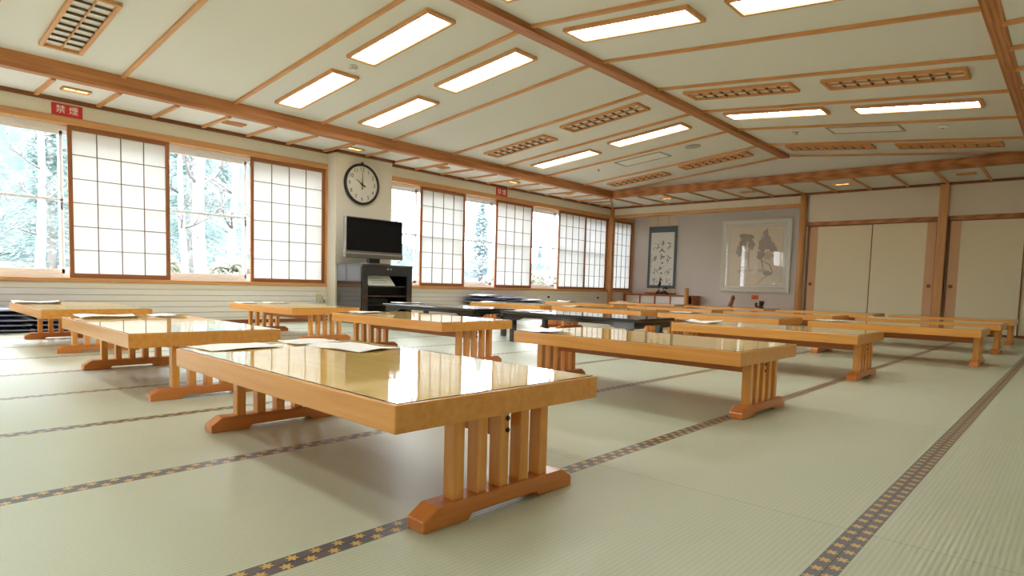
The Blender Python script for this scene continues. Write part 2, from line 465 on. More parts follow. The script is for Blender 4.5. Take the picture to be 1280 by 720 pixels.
# ---- ceiling: flat soffit ring, two slopes, two gables
c = MB()
c.box(XW, XBL - .05, YN, YW, ZT, ZT + .05)
c.box(XBR + .05, XR, YN, YW, ZT, ZT + .05)
c.box(XBL - .05, XBR + .05, YB + .05, YW, ZT, ZT + .05)
c.box(XBL - .05, XBR + .05, YN, YBN - .05, ZT, ZT + .05)
struct('ceiling_soffit', c, MT['ceil'])
SL, SR = (ZA - ZE) / (XA - (XBL - .03)), (ZA - ZE) / ((XBR - .01) - XA)
def zl(x): return ZE + SL * (x - (XBL - .03))
def zr(x): return ZA - SR * (x - XA)
struct('ceiling_slope', MB().prism([(XBL - .1, zl(XBL - .1)), (XA, ZA), (XA, ZA + .06), (XBL - .1, zl(XBL - .1) + .06)], 'y', YBN - .1, YB + .12), MT['ceil'])
struct('ceiling_slope', MB().prism([(XA, ZA), (XBR + .1, zr(XBR + .1)), (XBR + .1, zr(XBR + .1) + .06), (XA, ZA + .06)], 'y', YBN - .1, YB + .12), MT['ceil'])
for ya, yb in ((YB + .1, YB + .16), (YBN - .16, YBN - .1)):
    struct('ceiling_gable', MB().prism([(XBL - .1, ZT + .02), (XBR + .1, ZT + .02), (XBR + .1, zr(XBR + .1) + .05), (XA, ZA + .05), (XBL - .1, zl(XBL - .1) + .05)], 'y', ya, yb), MT['ceil'])
# roof cover so that no daylight leaks through the joints
struct('ceiling_cover', MB().box(-9.3, XR + .2, YN - .2, 15.0, 3.4, 3.5), MT['ceil'])

trim_n = [0]
def trim(mb, mat, parent=None):
    trim_n[0] += 1
    return struct('trim_%d' % trim_n[0], mb, mat, parent)

# beams
trim(MB().box(XBL - .12, XBL, YBN - .14, YB + .14, 2.69, 2.88, .006), MT['beam']['y'])
trim(MB().box(XBR, XBR + .12, YBN - .14, YB + .14, 2.69, 2.88, .006), MT['beam']['y'])
trim(MB().box(XBL, XBR, YB, YB + .12, 2.69, 2.85, .006), MT['beam']['x'])
trim(MB().box(XBL, XBR, YBN - .12, YBN, 2.69, 2.85, .006), MT['beam']['x'])
trim(MB().box(XA - .07, XA + .07, YBN - .1, YB + .0, ZA - .07, ZA + .02, .012, seg=2), MT['beam']['y'])
# thin light fillets above the long beams
trim(MB().box(XBL - .01, XBL + .015, YBN, YB, 2.852, 2.868), MT['trim']['y'])
# sloping battens at regular spacing, plus the ones that edge the gables
BAT = [-5.18, -3.95, -2.71, -1.47, -.23, 1.01, 2.245, 3.48, 4.70, 5.92, 7.16, 8.41, 9.665, 10.93, 12.06]
for yb in BAT:
    for side in (-1, 1):
        if side < 0: prof = [(XBL, zl(XBL) - .028), (XA - .07, zl(XA - .07) - .028), (XA - .07, zl(XA - .07) + .01), (XBL, zl(XBL) + .01)]
        else: prof = [(XA + .07, zr(XA + .07) - .028), (XBR, zr(XBR) - .028), (XBR, zr(XBR) + .01), (XA + .07, zr(XA + .07) + .01)]
        trim(MB().prism(prof, 'y', yb - .022, yb + .022), MT['trim']['x'])
# soffit battens
y = -6.3
k = 0
while y < 13.2:
    x0 = XW + .02
    if PY0 - .03 < y < PY1 + .03: x0 = PX + .02
    if y < 12.2: trim(MB().box(x0, XBL - .1, y - .02, y + .02, ZT - .03, ZT + .01), MT['trim']['x'])
    if y < 12.2: trim(MB().box(XBR + .1, XR - .02, y - .02, y + .02, ZT - .03, ZT + .01), MT['trim']['x'])
    y += .61
for k in range(14):
    x = -7.98 + .6105 * k
    if x > XR: break
    trim(MB().box(x - .02, x + .02, YB + .1, YW - .02, ZT - .03, ZT + .01), MT['trim']['y'])
for k in range(1, 4):
    trim(MB().box(XBR + .38 * k + .5, XBR + .38 * k + .54, YB + .1, YW - .02, ZT - .03, ZT + .01), MT['trim']['y'])
# corner mitre batten and short ones beside it
for (a, b) in (((XBL - .06, YB + .06), (XW + .04, YW - .04)),):
    L = math.hypot(b[0] - a[0], b[1] - a[1]); ang = math.atan2(b[1] - a[1], b[0] - a[0])
    t = MB().box(0, L, -.02, .02, ZT - .034, ZT + .01, mat=Matrix.Translation((a[0], a[1], 0)) @ Matrix.Rotation(ang, 4, 'Z'))
    trim(t, MT['trim']['x'])
for yy in (12.42, 12.95):
    xx = XBL - .06 - (yy - YB) * .64
    trim(MB().box(XW + .02, xx, yy - .018, yy + .018, ZT - .028, ZT + .01), MT['trim']['x'])
# cornice along the walls (runs round the pillar)
ct = MB()
for a, b in ((YN, PY0), (PY1, YW)): ct.box(XW, XW + .03, a, b, ZT - .045, ZT + .01)
ct.box(PX, PX + .03, PY0 - .03, PY1 + .03, ZT - .045, ZT + .01)
ct.box(XW, PX + .03, PY0 - .03, PY0, ZT - .045, ZT + .01); ct.box(XW, PX + .03, PY1, PY1 + .03, ZT - .045, ZT + .01)
trim(ct, MT['dtrim']['y'])
trim(MB().box(XW + .03, XR, YW - .03, YW, ZT - .045, ZT + .01), MT['dtrim']['x'])
trim(MB().box(XR - .03, XR, YN, YW, ZT - .045, ZT + .01), MT['dtrim']['y'])

# ------------------------------------------------------------------ windows
Z0, Z1 = .60, 2.41       # clear opening inside the wooden surround
def window(n, ya, yb, sashes):
    root = bpy.data.objects.new('window_%d' % n, None); COL.objects.link(root); root['kind'] = 'structure'
    f = MB()
    f.box(XW - .10, XW + .018, ya - .03, yb + .03, ZH - .07, ZH + .012, .004)
    f.box(XW - .10, XW + .018, ya - .03, yb + .03, ZS - .012, Z0, .004)
    f.build('window_surround', MT['trim']['y'], root)
    f = MB()
    for q in ((ya - .03, ya + .02), (yb - .02, yb + .03)):
        f.box(XW - .10, XW + .012, q[0], q[1], Z0, ZH - .07, .003)
    f.build('window_jamb', MT['trim']['z'], root)
    # outer aluminium frame and its sliding sashes
    f = MB()
    f.box(XW - .22, XW - .11, ya, yb, Z1 - .06, Z1 + .02); f.box(XW - .22, XW - .11, ya, yb, Z0 - .02, Z0 + .045)
    f.box(XW - .22, XW - .11, ya, ya + .03, Z0, Z1); f.box(XW - .22, XW - .11, yb - .03, yb, Z0, Z1)
    f.build('outer_frame', MT['alu'], root)
    for i, (sa, sb) in enumerate(sashes):
        x0 = XW - .14 if i % 2 else XW - .18
        s = MB()
        s.box(x0, x0 + .03, sa, sa + .035, Z0 + .045, Z1 - .06, .003); s.box(x0, x0 + .03, sb - .035, sb, Z0 + .045, Z1 - .06, .003)
        s.box(x0, x0 + .03, sa, sb, Z0 + .045, Z0 + .10, .003); s.box(x0, x0 + .03, sa, sb, Z1 - .11, Z1 - .06, .003)
        s.box(x0, x0 + .03, sa, sb, 1.515, 1.545, .003)
        so = s.build('window_sash', MT['alu'], root)
        MB().box(x0 + .012, x0 + .018, sa + .02, sb - .02, Z0 + .06, Z1 - .08).build('glass_pane', MT['glass'], so)
        lk = MB()
        lk.box(x0 + .03, x0 + .05, sb - .034, sb - .004, 1.42, 1.50, .004)
        lk.tube([(x0 + .045, sb - .018, 1.49), (x0 + .06, sb - .018, 1.45), (x0 + .05, sb - .018, 1.405)], .007, 6)
        lk.build('window_latch', MT['dsilver'], so)
    return root
window(1, -4.6, 5.36, [(-4.58, -3.45), (-3.5, -2.35), (-2.4, -1.25), (-1.30, -.25), (-.30, .80), (.75, 1.90), (1.86, 3.02), (2.98, 4.12), (4.08, 5.34)])
window(2, 6.46, 13.45, [(6.48, 7.30), (7.25, 8.40), (8.36, 9.28), (9.24, 10.42), (10.38, 11.36), (11.32, 12.46), (12.42, 13.43)])
window(3, 13.58, 14.56, [(13.6, 14.54)])

def make_shoji(y0, y1, front, label, cols=4):
    xa = XW - .045 if front else XW - .085
    root = thing('shoji_screen', label, 'sliding screen', (xa, y0, Z0), group='shoji screens at the windows')
    W, Hh = y1 - y0, Z1 - Z0
    t = .032
    for a in (0, W - .045): MB().box(0, t, a, a + .045, 0, Hh, .002).build('stile', MT['shoji']['z'], root)
    for a in (0, Hh - .055): MB().box(.001, t - .001, .045, W - .045, a, a + .055, .002).build('rail', MT['shoji']['y'], root)
    lt = MB()
    for i in range(1, cols):
        yy = .045 + (W - .09) * i / cols
        lt.box(.012, .026, yy - .004, yy + .004, .055, Hh - .055)
    for j in range(1, 6):
        zz = .055 + (Hh - .11) * j / 6
        lt.box(.0125, .0255, .045, W - .045, zz - .004, zz + .004)
    lt.build('lattice', MT['lattice'], root)
    MB().box(.008, .011, .04, W - .04, .05, Hh - .05).build('paper', MT['paper'], root)
    return root
make_shoji(-2.42, -1.25, True, 'white paper sliding screen behind the camera')
make_shoji(-.33, .80, True, 'white paper sliding screen left of the first bare window pane')
make_shoji(1.93, 3.05, True, 'wide white paper sliding screen below the left red sign')
make_shoji(4.14, 5.34, True, 'white paper sliding screen directly left of the pillar with the clock')
make_shoji(7.29, 8.41, True, 'white paper sliding screen first to the right of the television')
make_shoji(9.28, 10.44, True, 'white paper sliding screen below the far red sign')
make_shoji(11.37, 12.45, True, 'white paper sliding screen right of the farthest bare window pane')
make_shoji(12.41, 13.42, False, 'narrow white paper sliding screen left of the corner post')
make_shoji(13.60, 14.54, True, 'white paper sliding screen inside the alcove beside the scroll')

# boards under the sills (they cover the heating), grooves showing between them
def wainscot(ya, yb, xf):
    p = MB()
    h = .0775
    for i in range(6):
        p.box(XW, xf, ya, yb, .012 + i * h, .012 + (i + 1) * h - .006, .002)
    p.box(XW, xf - .006, ya, yb, 0, .475, mi=1)
    trim(p, [MT['wain'], MT['groove']])
    trim(MB().box(XW, xf + .012, ya, yb, 0, .05, .003), MT['dtrim']['y'])
wainscot(YN, PY0 - .14, XW + .03)
wainscot(PY1 + .05, 9.75, XW + .03)

# heater panel under the far windows
r = thing('heater_panel', 'flat cream heater panel low on the wall under the farthest windows', 'heater', (XW + .002, 10.6, .0))
b = MB(); b.box(0, .06, 0, 2.45, .08, .45, .006); b.build('heater_body', MT['wain'], r)
b = MB()
for i in range(4): b.box(.06, .066, .05, 2.4, .14 + i * .07, .185 + i * .07, .002)
b.build('heater_front', MT['wain'], r)
b = MB().lathe([(0, 0), (.022, 0), (.022, .03), (.016, .045), (0, .045)], 12, mat=Matrix.Translation((.06, .35, .41)) @ Matrix.Rotation(PI/2, 4, 'Y'))
b.build('control_knob', MT['black'], r)
b = MB().lathe([(0, 0), (.035, 0), (.035, .05), (.024, .08), (0, .08)], 14, mat=Matrix.Translation((0, 2.32, .40)) @ Matrix.Rotation(PI/2, 4, 'Y'))
b.tube([(.04, 2.32, .40), (.04, 2.32, .0)], .012, 8)
for o in (b.build('valve', MT['black'], r),): pass
# valve box beside the pillar
r = thing('thermostat_valve', 'small cream valve box with a round knob left of the pillar', 'valve', (XW, 5.26, .30))
MB().box(0, .05, -.09, -.0, 0, .14, .006).build('valve_box', plain('valve_box', lin(205, 196, 160), .5), r)
MB().lathe([(0, 0), (.038, 0), (.04, .02), (.03, .05), (0, .05)], 16, mat=Matrix.Translation((.03, .045, .07)) @ Matrix.Rotation(PI/2, 4, 'Y')).build('valve_knob', MT['white'], r)
MB().tube([(.0, .045, .06), (.035, .045, .06), (.035, .045, .0)], .012, 8).build('pipe', MT['dsilver'], r)

# ------------------------------------------------------------------ end wall: posts, lintels, sliding doors, alcove
trim(MB().box(XW - .02, XW + .085, YW - .06, YW + .06, 0, ZT - .04, .004), MT['trim']['z'])
trim(MB().box(XW + .085, -4.36, YW - .015, YW + .1, 2.43, 2.50, .004), MT['trim']['x'])
pp = MB(); pp.tube([(-4.31, YW, 0), (-4.312, YW, .9), (-4.31, YW, 1.8), (-4.308, YW, ZT - .03)], [.072, .068, .066, .064], 20)
trim(pp, MT['trim']['z'])
trim(MB().box(-4.25, -1.98, YW - .03, YW + .1, 2.03, 2.105, .004), MT['beam']['x'])
trim(MB().box(-1.82, .32, YW - .03, YW + .1, 2.03, 2.105, .004), MT['beam']['x'])
trim(MB().box(-1.98, -1.84, YW - .075, YW + .1, 0, ZT - .03, .005), MT['trim']['z'])
trim(MB().box(.3, .42, YW - .06, YW + .1, 0, ZT - .03, .005), MT['trim']['z'])
trim(MB().box(-4.25, .3, YW - .02, YW + .14, 0, .022, .002), MT['dtrim']['x'])
trim(MB().box(XW + .085, -4.37, YW - .012, YW + .03, .0, .11, .004), MT['trim']['x'])

def fusuma(n, x0, x1, yf, strip):
    root = bpy.data.objects.new('door_%d' % n, None); COL.objects.link(root); root['kind'] = 'structure'
    root.location = (x0, yf, .022)
    W, Hh = x1 - x0, 2.01
    MB().box(.012, W - .012, .004, .026, .012, Hh - .012).build('door_panel', MT['fusuma'], root)
    f = MB()
    f.box(0, .016, 0, .03, 0, Hh, .002); f.box(W - .016, W, 0, .03, 0, Hh, .002)
    f.box(.016, W - .016, 0, .03, 0, .018); f.box(.016, W - .016, 0, .03, Hh - .018, Hh)
    f.build('door_frame', MT['dtrim']['z'], root)
    if strip:
        a, b = (.016, .17) if strip < 0 else (W - .16, W - .016)
        MB().box(a, b, .002, .006, .018, Hh - .018).build('border_strip', MT['fusuma_edge'], root)
        cx = .075 if strip < 0 else W - .075
        h = MB(); h.box(cx - .03, cx + .03, -.003, .004, .80, .86, .002)
        h.box(cx - .02, cx + .02, -.0045, -.001, .812, .848)
        h.build('finger_pull', MT['dtrim']['z'], root)
fusuma(1, -4.19, -3.01, YW + .055, -1)
fusuma(2, -3.04, -1.985, YW + .015, 1)
fusuma(3, -1.805, -.745, YW + .015, -1)
fusuma(4, -.775, .30, YW + .055, 1)

# ------------------------------------------------------------------ ceiling fittings
def rect_frame(mb, L, Wd, w, z0, z1, bev=.003):
    mb.box(-L/2, L/2, -Wd/2, -Wd/2 + w, z0, z1, bev); mb.box(-L/2, L/2, Wd/2 - w, Wd/2, z0, z1, bev)
    mb.box(-L/2, -L/2 + w, -Wd/2 + w, Wd/2 - w, z0, z1, bev); mb.box(L/2 - w, L/2, -Wd/2 + w, Wd/2 - w, z0, z1, bev)
    return mb

def make_light():
    root = thing('ceiling_light', '', 'ceiling light')
    rect_frame(MB(), 1.33, .36, .035, -.035, .01).build('frame', MT['trim']['x'], root)
    MB().box(-.63, .63, -.145, .145, -.016, -.006).build('diffuser', MT['lamp'], root)
    l = MB()
    for i in range(1, 9): x = -.63 + 1.26 * i / 9; l.box(x - .005, x + .005, -.145, .145, -.020, -.0162)
    l.box(-.63, .63, -.005, .005, -.020, -.0163)
    l.build('lattice', MT['white'], root)
    return root
def make_vent():
    root = thing('ceiling_vent', '', 'air vent')
    rect_frame(MB(), 1.33, .36, .035, -.035, .01).build('frame', MT['trim']['x'], root)
    MB().box(-.63, .63, -.145, .145, -.004, .006).build('backing', MT['vent'], root)
    l = MB()
    for i in range(1, 9): x = -.63 + 1.26 * i / 9; l.box(x - .007, x + .007, -.145, .145, -.024, -.005)
    l.build('lattice', MT['vdark'], root)
    MB().box(-.63, .63, -.006, .006, -.027, -.005).build('middle_bar', MT['trim']['x'], root)
    return root
AL, AR = -math.atan(SL), math.atan(SR)
protos = {'light': make_light(), 'vent': make_vent()}
used = set()
def fit(kind, x, y, label):
    p = protos[kind]
    o = p if kind not in used else copy_tree(p)
    used.add(kind)
    left = x < XA
    o.location = (x, y, zl(x) if left else zr(x)); o.rotation_euler = (0, AL if left else AR, 0)
    o['label'] = label
    o['group'] = {'light': 'shoji style ceiling lights', 'vent': 'latticed ceiling vents'}[kind]
XO, XI, XRI, XRO = -6.975, -5.25, -3.25, -1.615
fit('light', XI, 3.93, 'lit ceiling panel above the smoke detector, largest near the ridge beam')
fit('light', XO, 4.0, 'lit ceiling panel nearest the clock, close above the long dark beam')
fit('light', XI, 5.14, 'lit ceiling panel second from the front along the window side of the ridge')
fit('light', XO, 5.22, 'lit ceiling panel second from the front along the long dark beam')
fit('light', XI, 8.84, 'far lit ceiling panel just left of the ridge beam, beyond the vents')
fit('light', XO, 8.93, 'far lit ceiling panel close above the long dark beam')
fit('light', XRI, 5.08, 'lit ceiling panel just right of the ridge beam at top centre')
fit('light', XRO, 5.1, 'lit ceiling panel cut off by the top edge of the photo')
fit('light', XRI, 8.77, 'far lit ceiling panel on the right slope next to the ridge beam')
fit('light', XRO, 8.85, 'far lit ceiling panel on the right slope next to the right beam')
fit('light', XRI, 3.93, 'added unseen ceiling panel on the right slope overhead, outside the picture')  # unseen pair matching the window slope, added for its light
fit('light', XRO, 3.93, 'added unseen ceiling panel beside the right beam overhead, outside the picture')
for yy, wd in ((.25, 'just behind the camera'), (-1.0, 'second row behind the camera'), (-3.4, 'far behind the camera')):  # unseen lamps added to brighten the table fronts
    fit('light', XRI, yy, 'added unseen ceiling panel %s, inner right slope' % wd); fit('light', XI, yy, 'added unseen ceiling panel %s, inner window slope' % wd)
    fit('light', XRO, yy, 'added unseen ceiling panel %s, outer right slope' % wd); fit('light', XO, yy, 'added unseen ceiling panel %s, outer window slope' % wd)
fit('vent', XO, 1.60, 'large latticed ceiling vent at the top left corner')
fit('vent', XI, 7.58, 'latticed ceiling vent at mid ceiling, left of the ridge beam')
fit('vent', XO, 7.70, 'latticed ceiling vent at mid ceiling, close above the long dark beam')
fit('vent', XI, 11.28, 'farthest latticed ceiling vent just left of the ridge beam end')
fit('vent', XO, 11.42, 'farthest latticed ceiling vent near the beam corner')
fit('vent', XRI, 7.57, 'latticed ceiling vent just right of the ridge beam at mid ceiling')
fit('vent', XRO, 7.60, 'large latticed ceiling vent on the right slope near the right beam')
fit('vent', XRI, 11.28, 'farthest latticed ceiling vent just right of the ridge beam end')
fit('vent', XRO, 11.34, 'farthest latticed ceiling vent on the right, above the end beam')

def slope_thing(name, label, cat, x, y, group=None):
    left = x < XA
    return thing(name, label, cat, (x, y, zl(x) if left else zr(x)), (0, AL if left else AR, 0), group)
for (x, y, lb) in ((-6.1, 10.1, 'pale flush air conditioning outlet on the window side of the ceiling'), (-2.44, 10.05, 'pale flush air conditioning outlet on the right slope of the ceiling')):
    a = slope_thing('air_outlet', lb, 'air vent', x, y, 'flush air outlets')
    rect_frame(MB(), .95, .44, .03, -.014, .004).build('outlet_frame', MT['grey'], a)
    MB().box(-.44, .44, -.185, .185, -.008, .004, .003).build('outlet_panel', MT['vent'], a)
a = slope_thing('smoke_detector', 'round cream smoke detector between two lit ceiling panels', 'smoke detector', -6.12, 3.97)
MB().lathe([(0, .002), (.055, .002), (.055, -.015), (.035, -.022), (.035, -.04), (.02, -.05), (0, -.05)], 20).build('detector_body', MT['vent'], a)
MB().lathe([(.036, -.028), (.0375, -.03), (.036, -.036)], 20).build('sensor_ring', MT['grey'], a)
a = slope_thing('ceiling_speaker', 'flat round grey ceiling speaker near the ridge beam', 'speaker', -5.09, 10.06)
MB().lathe([(0, .002), (.13, .002), (.13, -.008), (.11, -.012), (0, -.012)], 28).build('speaker_grille', MT['grey'], a)
a = slope_thing('smoke_detector', 'white round detector on the right slope beyond the lit panels', 'smoke detector', -1.5, 10.04)
MB().lathe([(0, .002), (.075, .002), (.075, -.02), (.05, -.035), (0, -.035)], 20).build('detector_body', MT['white'], a)
MB().lathe([(0, -.035), (.02, -.035), (.018, -.042), (0, -.042)], 12).build('detector_lens', MT['grey'], a)
a = slope_thing('sprinkler_head', 'small grey ceiling sensor right of the ridge beam', 'sensor', -3.38, 10.07)
MB().lathe([(0, .002), (.035, .002), (.035, -.006), (.012, -.01), (.012, -.035), (.03, -.038), (0, -.045)], 14).build('sensor_body', MT['grey'], a)
MB().box(-.06, -.02, -.03, .0, -.012, .002, .003).build('sensor_bracket', MT['grey'], a)
a = slope_thing('sprinkler_head', 'tiny grey ceiling sensor on the window side beyond the lit panels', 'sensor', -7.06, 10.1)
MB().lathe([(0, .002), (.03, .002), (.03, -.006), (.012, -.01), (.012, -.03), (.024, -.032), (0, -.04)], 14).build('sensor_body', MT['grey'], a)

# small square lamps and vents in the soffit
def soffit_unit(lit, x, y, along, label):
    o = thing('soffit_lamp' if lit else 'soffit_vent', label, 'ceiling light' if lit else 'air vent', (x, y, ZT), (0, 0, 0 if along == 'x' else PI/2),
              'small lamps in the flat ceiling edge' if lit else 'small vents in the flat ceiling edge')
    L, Wd = .27, .15
    rect_frame(MB(), L, Wd, .022, -.02, .002, .002).build('frame', MT['trim']['x'], o)
    if lit:
        MB().box(-L/2 + .02, L/2 - .02, -Wd/2 + .02, Wd/2 - .02, -.008, -.002).build('diffuser', MT['slamp'], o)
        MB().box(-.004, .004, -Wd/2 + .02, Wd/2 - .02, -.014, -.008).build('divider', MT['trim']['y'], o)
    else:
        MB().box(-L/2 + .02, L/2 - .02, -Wd/2 + .02, Wd/2 - .02, -.004, -.001).build('backing', MT['vdark'], o)
        b = MB()
        for i in (-1, 0, 1): b.box(-L/2 + .02, L/2 - .02, i * .03 - .006, i * .03 + .006, -.014, -.005)
        b.build('slats', MT['trim']['x'], o)
xs = -8.43
soffit_unit(True, xs, 1.90, 'y', 'small lit square lamp above the left red sign')
soffit_unit(False, xs, 3.66, 'y', 'small brown vent above the first wall of windows')
soffit_unit(True, xs, 5.51, 'y', 'small lit lamp above the clock')
soffit_unit(False, xs, 7.28, 'y', 'small brown vent above the first screen right of the television')
soffit_unit(True, xs, 9.15, 'y', 'small lit lamp above the far red sign')
soffit_unit(False, xs, 10.9, 'y', 'small brown vent above the farthest bare windows')
soffit_unit(True, -6.98, 12.67, 'x', 'small lit lamp above the hanging scroll')
soffit_unit(False, -5.16, 12.69, 'x', 'small brown vent above the framed picture')
soffit_unit(True, -3.39, 12.66, 'x', 'small lit lamp above the pale sliding doors')
soffit_unit(False, -1.52, 12.64, 'x', 'small brown vent above the right sliding doors')

# ------------------------------------------------------------------ no smoking signs
WALLX = Matrix(((0, 0, 1, 0), (1, 0, 0, 0), (0, 1, 0, 0), (0, 0, 0, 1)))   # local x -> +Y, y -> +Z, z -> +X
def sign(label, y, z, L, Hh):
    s = thing('no_smoking_sign', label, 'sign', (XW, y, z), group='red no smoking signs')
    b = MB().box(0, .008, -L/2, L/2, -Hh/2, Hh/2, .001); b.build('sign_board', MT['red'], s)
    if True:
        t = MB(); e = .006
        t.box(.008, .0085, -L/2, L/2, Hh/2 - e, Hh/2); t.box(.008, .0085, -L/2, L/2, -Hh/2, -Hh/2 + e)
        t.build('sign_border', plain('sign_border', lin(190, 36, 32), .5), s)
    for i, ch in enumerate('禁煙'):
        me = text_mesh(ch, Hh * .72)
        o = bpy.data.objects.new('character', me); COL.objects.link(o); o.parent = s
        me.materials.clear(); me.materials.append(MT['swhite'])
        o.matrix_local = Matrix.Translation((.0088, (i - .5) * L * .42 , 0)) @ WALLX
sign('red sign with two white characters above the left windows', 1.93, 2.567, .305, .135)
sign('red sign with two white characters above the far windows', 9.40, 2.567, .34, .165)

# ------------------------------------------------------------------ clock
ck = thing('wall_clock', 'large round black-rimmed clock high on the pillar above the television', 'clock', (PX, 5.825, 2.215))
RX = Matrix.Rotation(PI/2, 4, 'Y')
MB().lathe([(.0, 0), (.30, 0), (.325, .01), (.33, .035), (.322, .055), (.305, .06), (.292, .052), (.288, .035), (0, .035)], 64, mat=RX).build('clock_rim', MT['black'], ck)
MB().lathe([(0, .036), (.289, .036)], 64, mat=RX).build('clock_face', MT['clockface'], ck)
MB().box(.02, .05, -.02, .02, .325, .35, .004).build('hanging_lug', MT['black'], ck)
num = bmesh.new()
for h in range(1, 13):
    a = PI/2 - h * PI/6
    me = text_mesh(str(h), .085)
    me.transform(Matrix.Translation((.0375, .235 * math.cos(a), .235 * math.sin(a))) @ WALLX)
    num.from_mesh(me); bpy.data.meshes.remove(me)
me = bpy.data.meshes.new('numerals'); num.to_mesh(me); num.free(); me.materials.append(MT['ink'])
o = bpy.data.objects.new('numerals', me); COL.objects.link(o); o.parent = ck
tk = MB()
for i in range(60):
    a = i * PI / 30; L = .018 if i % 5 else .0
    if L == 0: continue
    m = Matrix.Rotation(-a, 4, 'X')
    tk.box(.0365, .0375, -.0012, .0012, .27, .284, mat=m)
tk.build('minute_marks', MT['ink'], ck)
def hand(name, ang, L, tail, w, x):
    m = Matrix.Rotation(-ang, 4, 'X')
    b = MB().prism([(-w * .6, -tail), (w * .6, -tail), (w, 0), (w * .35, L), (-w * .35, L), (-w, 0)], 'x', x, x + .003, mat=m)
    b.lathe([(0, 0), (w * 1.7, 0), (w * 1.7, .003), (0, .003)], 12, mat=m @ Matrix.Translation((x, 0, -tail)) @ RX)
    b.build(name, MT['black'], ck)
hand('hour_hand', 10 * PI / 6, .13, .055, .009, .040)
hand('minute_hand', 0.02, .2, .07, .007, .045)
MB().lathe([(0, .038), (.014, .038), (.014, .052), (0, .052)], 16, mat=RX).build('hand_hub', MT['black'], ck)

# ------------------------------------------------------------------ television and its stand
CX0, CX1, CY0, CY1, CZ = -8.70, -8.0, 5.385, 6.33, .915
cb = thing('television_cabinet', 'glossy black open television cabinet standing against the pillar', 'cabinet', (0, 0, 0))
b = MB()
b.box(CX0, CX1 + .012, CY0 - .006, CY1 + .006, CZ - .03, CZ, .004)
b.box(CX0, CX1, CY0, CY0 + .025, .05, CZ - .03, .002); b.box(CX0, CX1, CY1 - .025, CY1, .05, CZ - .03, .002)
b.box(CX0, CX0 + .015, CY0 + .025, CY1 - .025, .05, CZ - .03)
b.build('carcass', MT['cab'], cb)
b = MB(); b.box(CX0, CX1 - .02, CY0 + .01, CY1 - .01, 0, .05, .002); b.build('plinth', MT['cabin'], cb)
for a in (CY0, CY1 - .10): MB().box(CX1 - .03, CX1 + .006, a, a + .10, .05, CZ - .031, .003).build('front_stile', MT['cab'], cb)
for z in (.30, .44, .59):
    MB().box(CX0 + .015, CX1 - .03, CY0 + .025, CY1 - .025, z - .02, z, .002).build('shelf', MT['cab'], cb)
dr = MB().box(CX1 - .022, CX1 - .002, CY0 + .10, CY1 - .10, .745, CZ - .032, .003).build('flap_door', MT['cab'], cb)
for dy in (-.028, .028):
    MB().lathe([(0, 0), (.012, 0), (.014, .012), (.008, .018), (0, .018)], 12, mat=Matrix.Translation((CX1 - .002, 5.875 + dy, .85)) @ RX).build('knob', MT['silver'], dr)
b = MB(); b.box(CX0 + .1, CX1 - .2, CY0 + .2, CY0 + .62, .30, .38, .004)
b.build('video_player', MT['black'], cb)
cd = thing('notice_card', 'pale green printed notice card leaning on the cabinet shelf', 'card', (CX1 - .07, 5.76, .592), (0, -.30, 0))
MB().box(0, .004, -.25, .25, .0, .165, .0005, mat=Matrix(((1,0,0,0),(0,1,-.55,.04),(0,0,1,0),(0,0,0,1)))).build('card_sheet', MT['card'], cd)
card_ink = plain('card_print', lin(158, 166, 152), .7)
for zz, wd in ((.12, .26), (.08, .30), (.045, .28)):
    y0 = -.16 - .55 * zz + .04
    up_, dn = [], []
    for k in range(25):                         # one ragged line of small print
        yk = y0 + wd * k / 24
        h_ = .006 if k % 3 else .0025
        up_.append((yk, zz + h_)); dn.append((yk, zz - h_))
    MB().prism(up_ + dn[::-1], 'x', .0042, .0046).build('print_line', card_ink, cd)

tv = thing('television', 'flat black television with silver lower bar on the black cabinet', 'television', (-8.22, 5.745, CZ))
HW = .53
b = MB(); b.box(-.05, .03, -HW, HW, .185, .715, .01, seg=2); b.build('casing', MT['dsilver'], tv)
MB().box(.0305, .034, -HW + .018, HW - .012, .205, .70, .001).build('screen', MT['screen'], tv)
b = MB(); b.box(-.04, .042, -HW - .004, HW + .004, .095, .185, .012, seg=3); b.build('speaker_bar', MT['dsilver'], tv)
b = MB(); b.box(.028, .043, -HW, HW, .150, .178, .004); b.build('silver_strip', MT['silver'], tv)
b = MB(); b.box(-.14, -.05, -.36, .36, .22, .66, .03, seg=2); b.build('back_housing', MT['black'], tv)
b = MB(); b.box(-.06, .02, -.10, .10, .02, .13, .01, seg=2); b.build('stand_neck', MT['black'], tv)
b = MB(); b.prism([(-.15 + .04 * 0, -.26), (.12, -.22), (.14, -.18), (.14, .18), (.12, .22), (-.15, .26)], 'z', 0, .022, .005); b.build('stand_base', MT['dsilver'], tv)

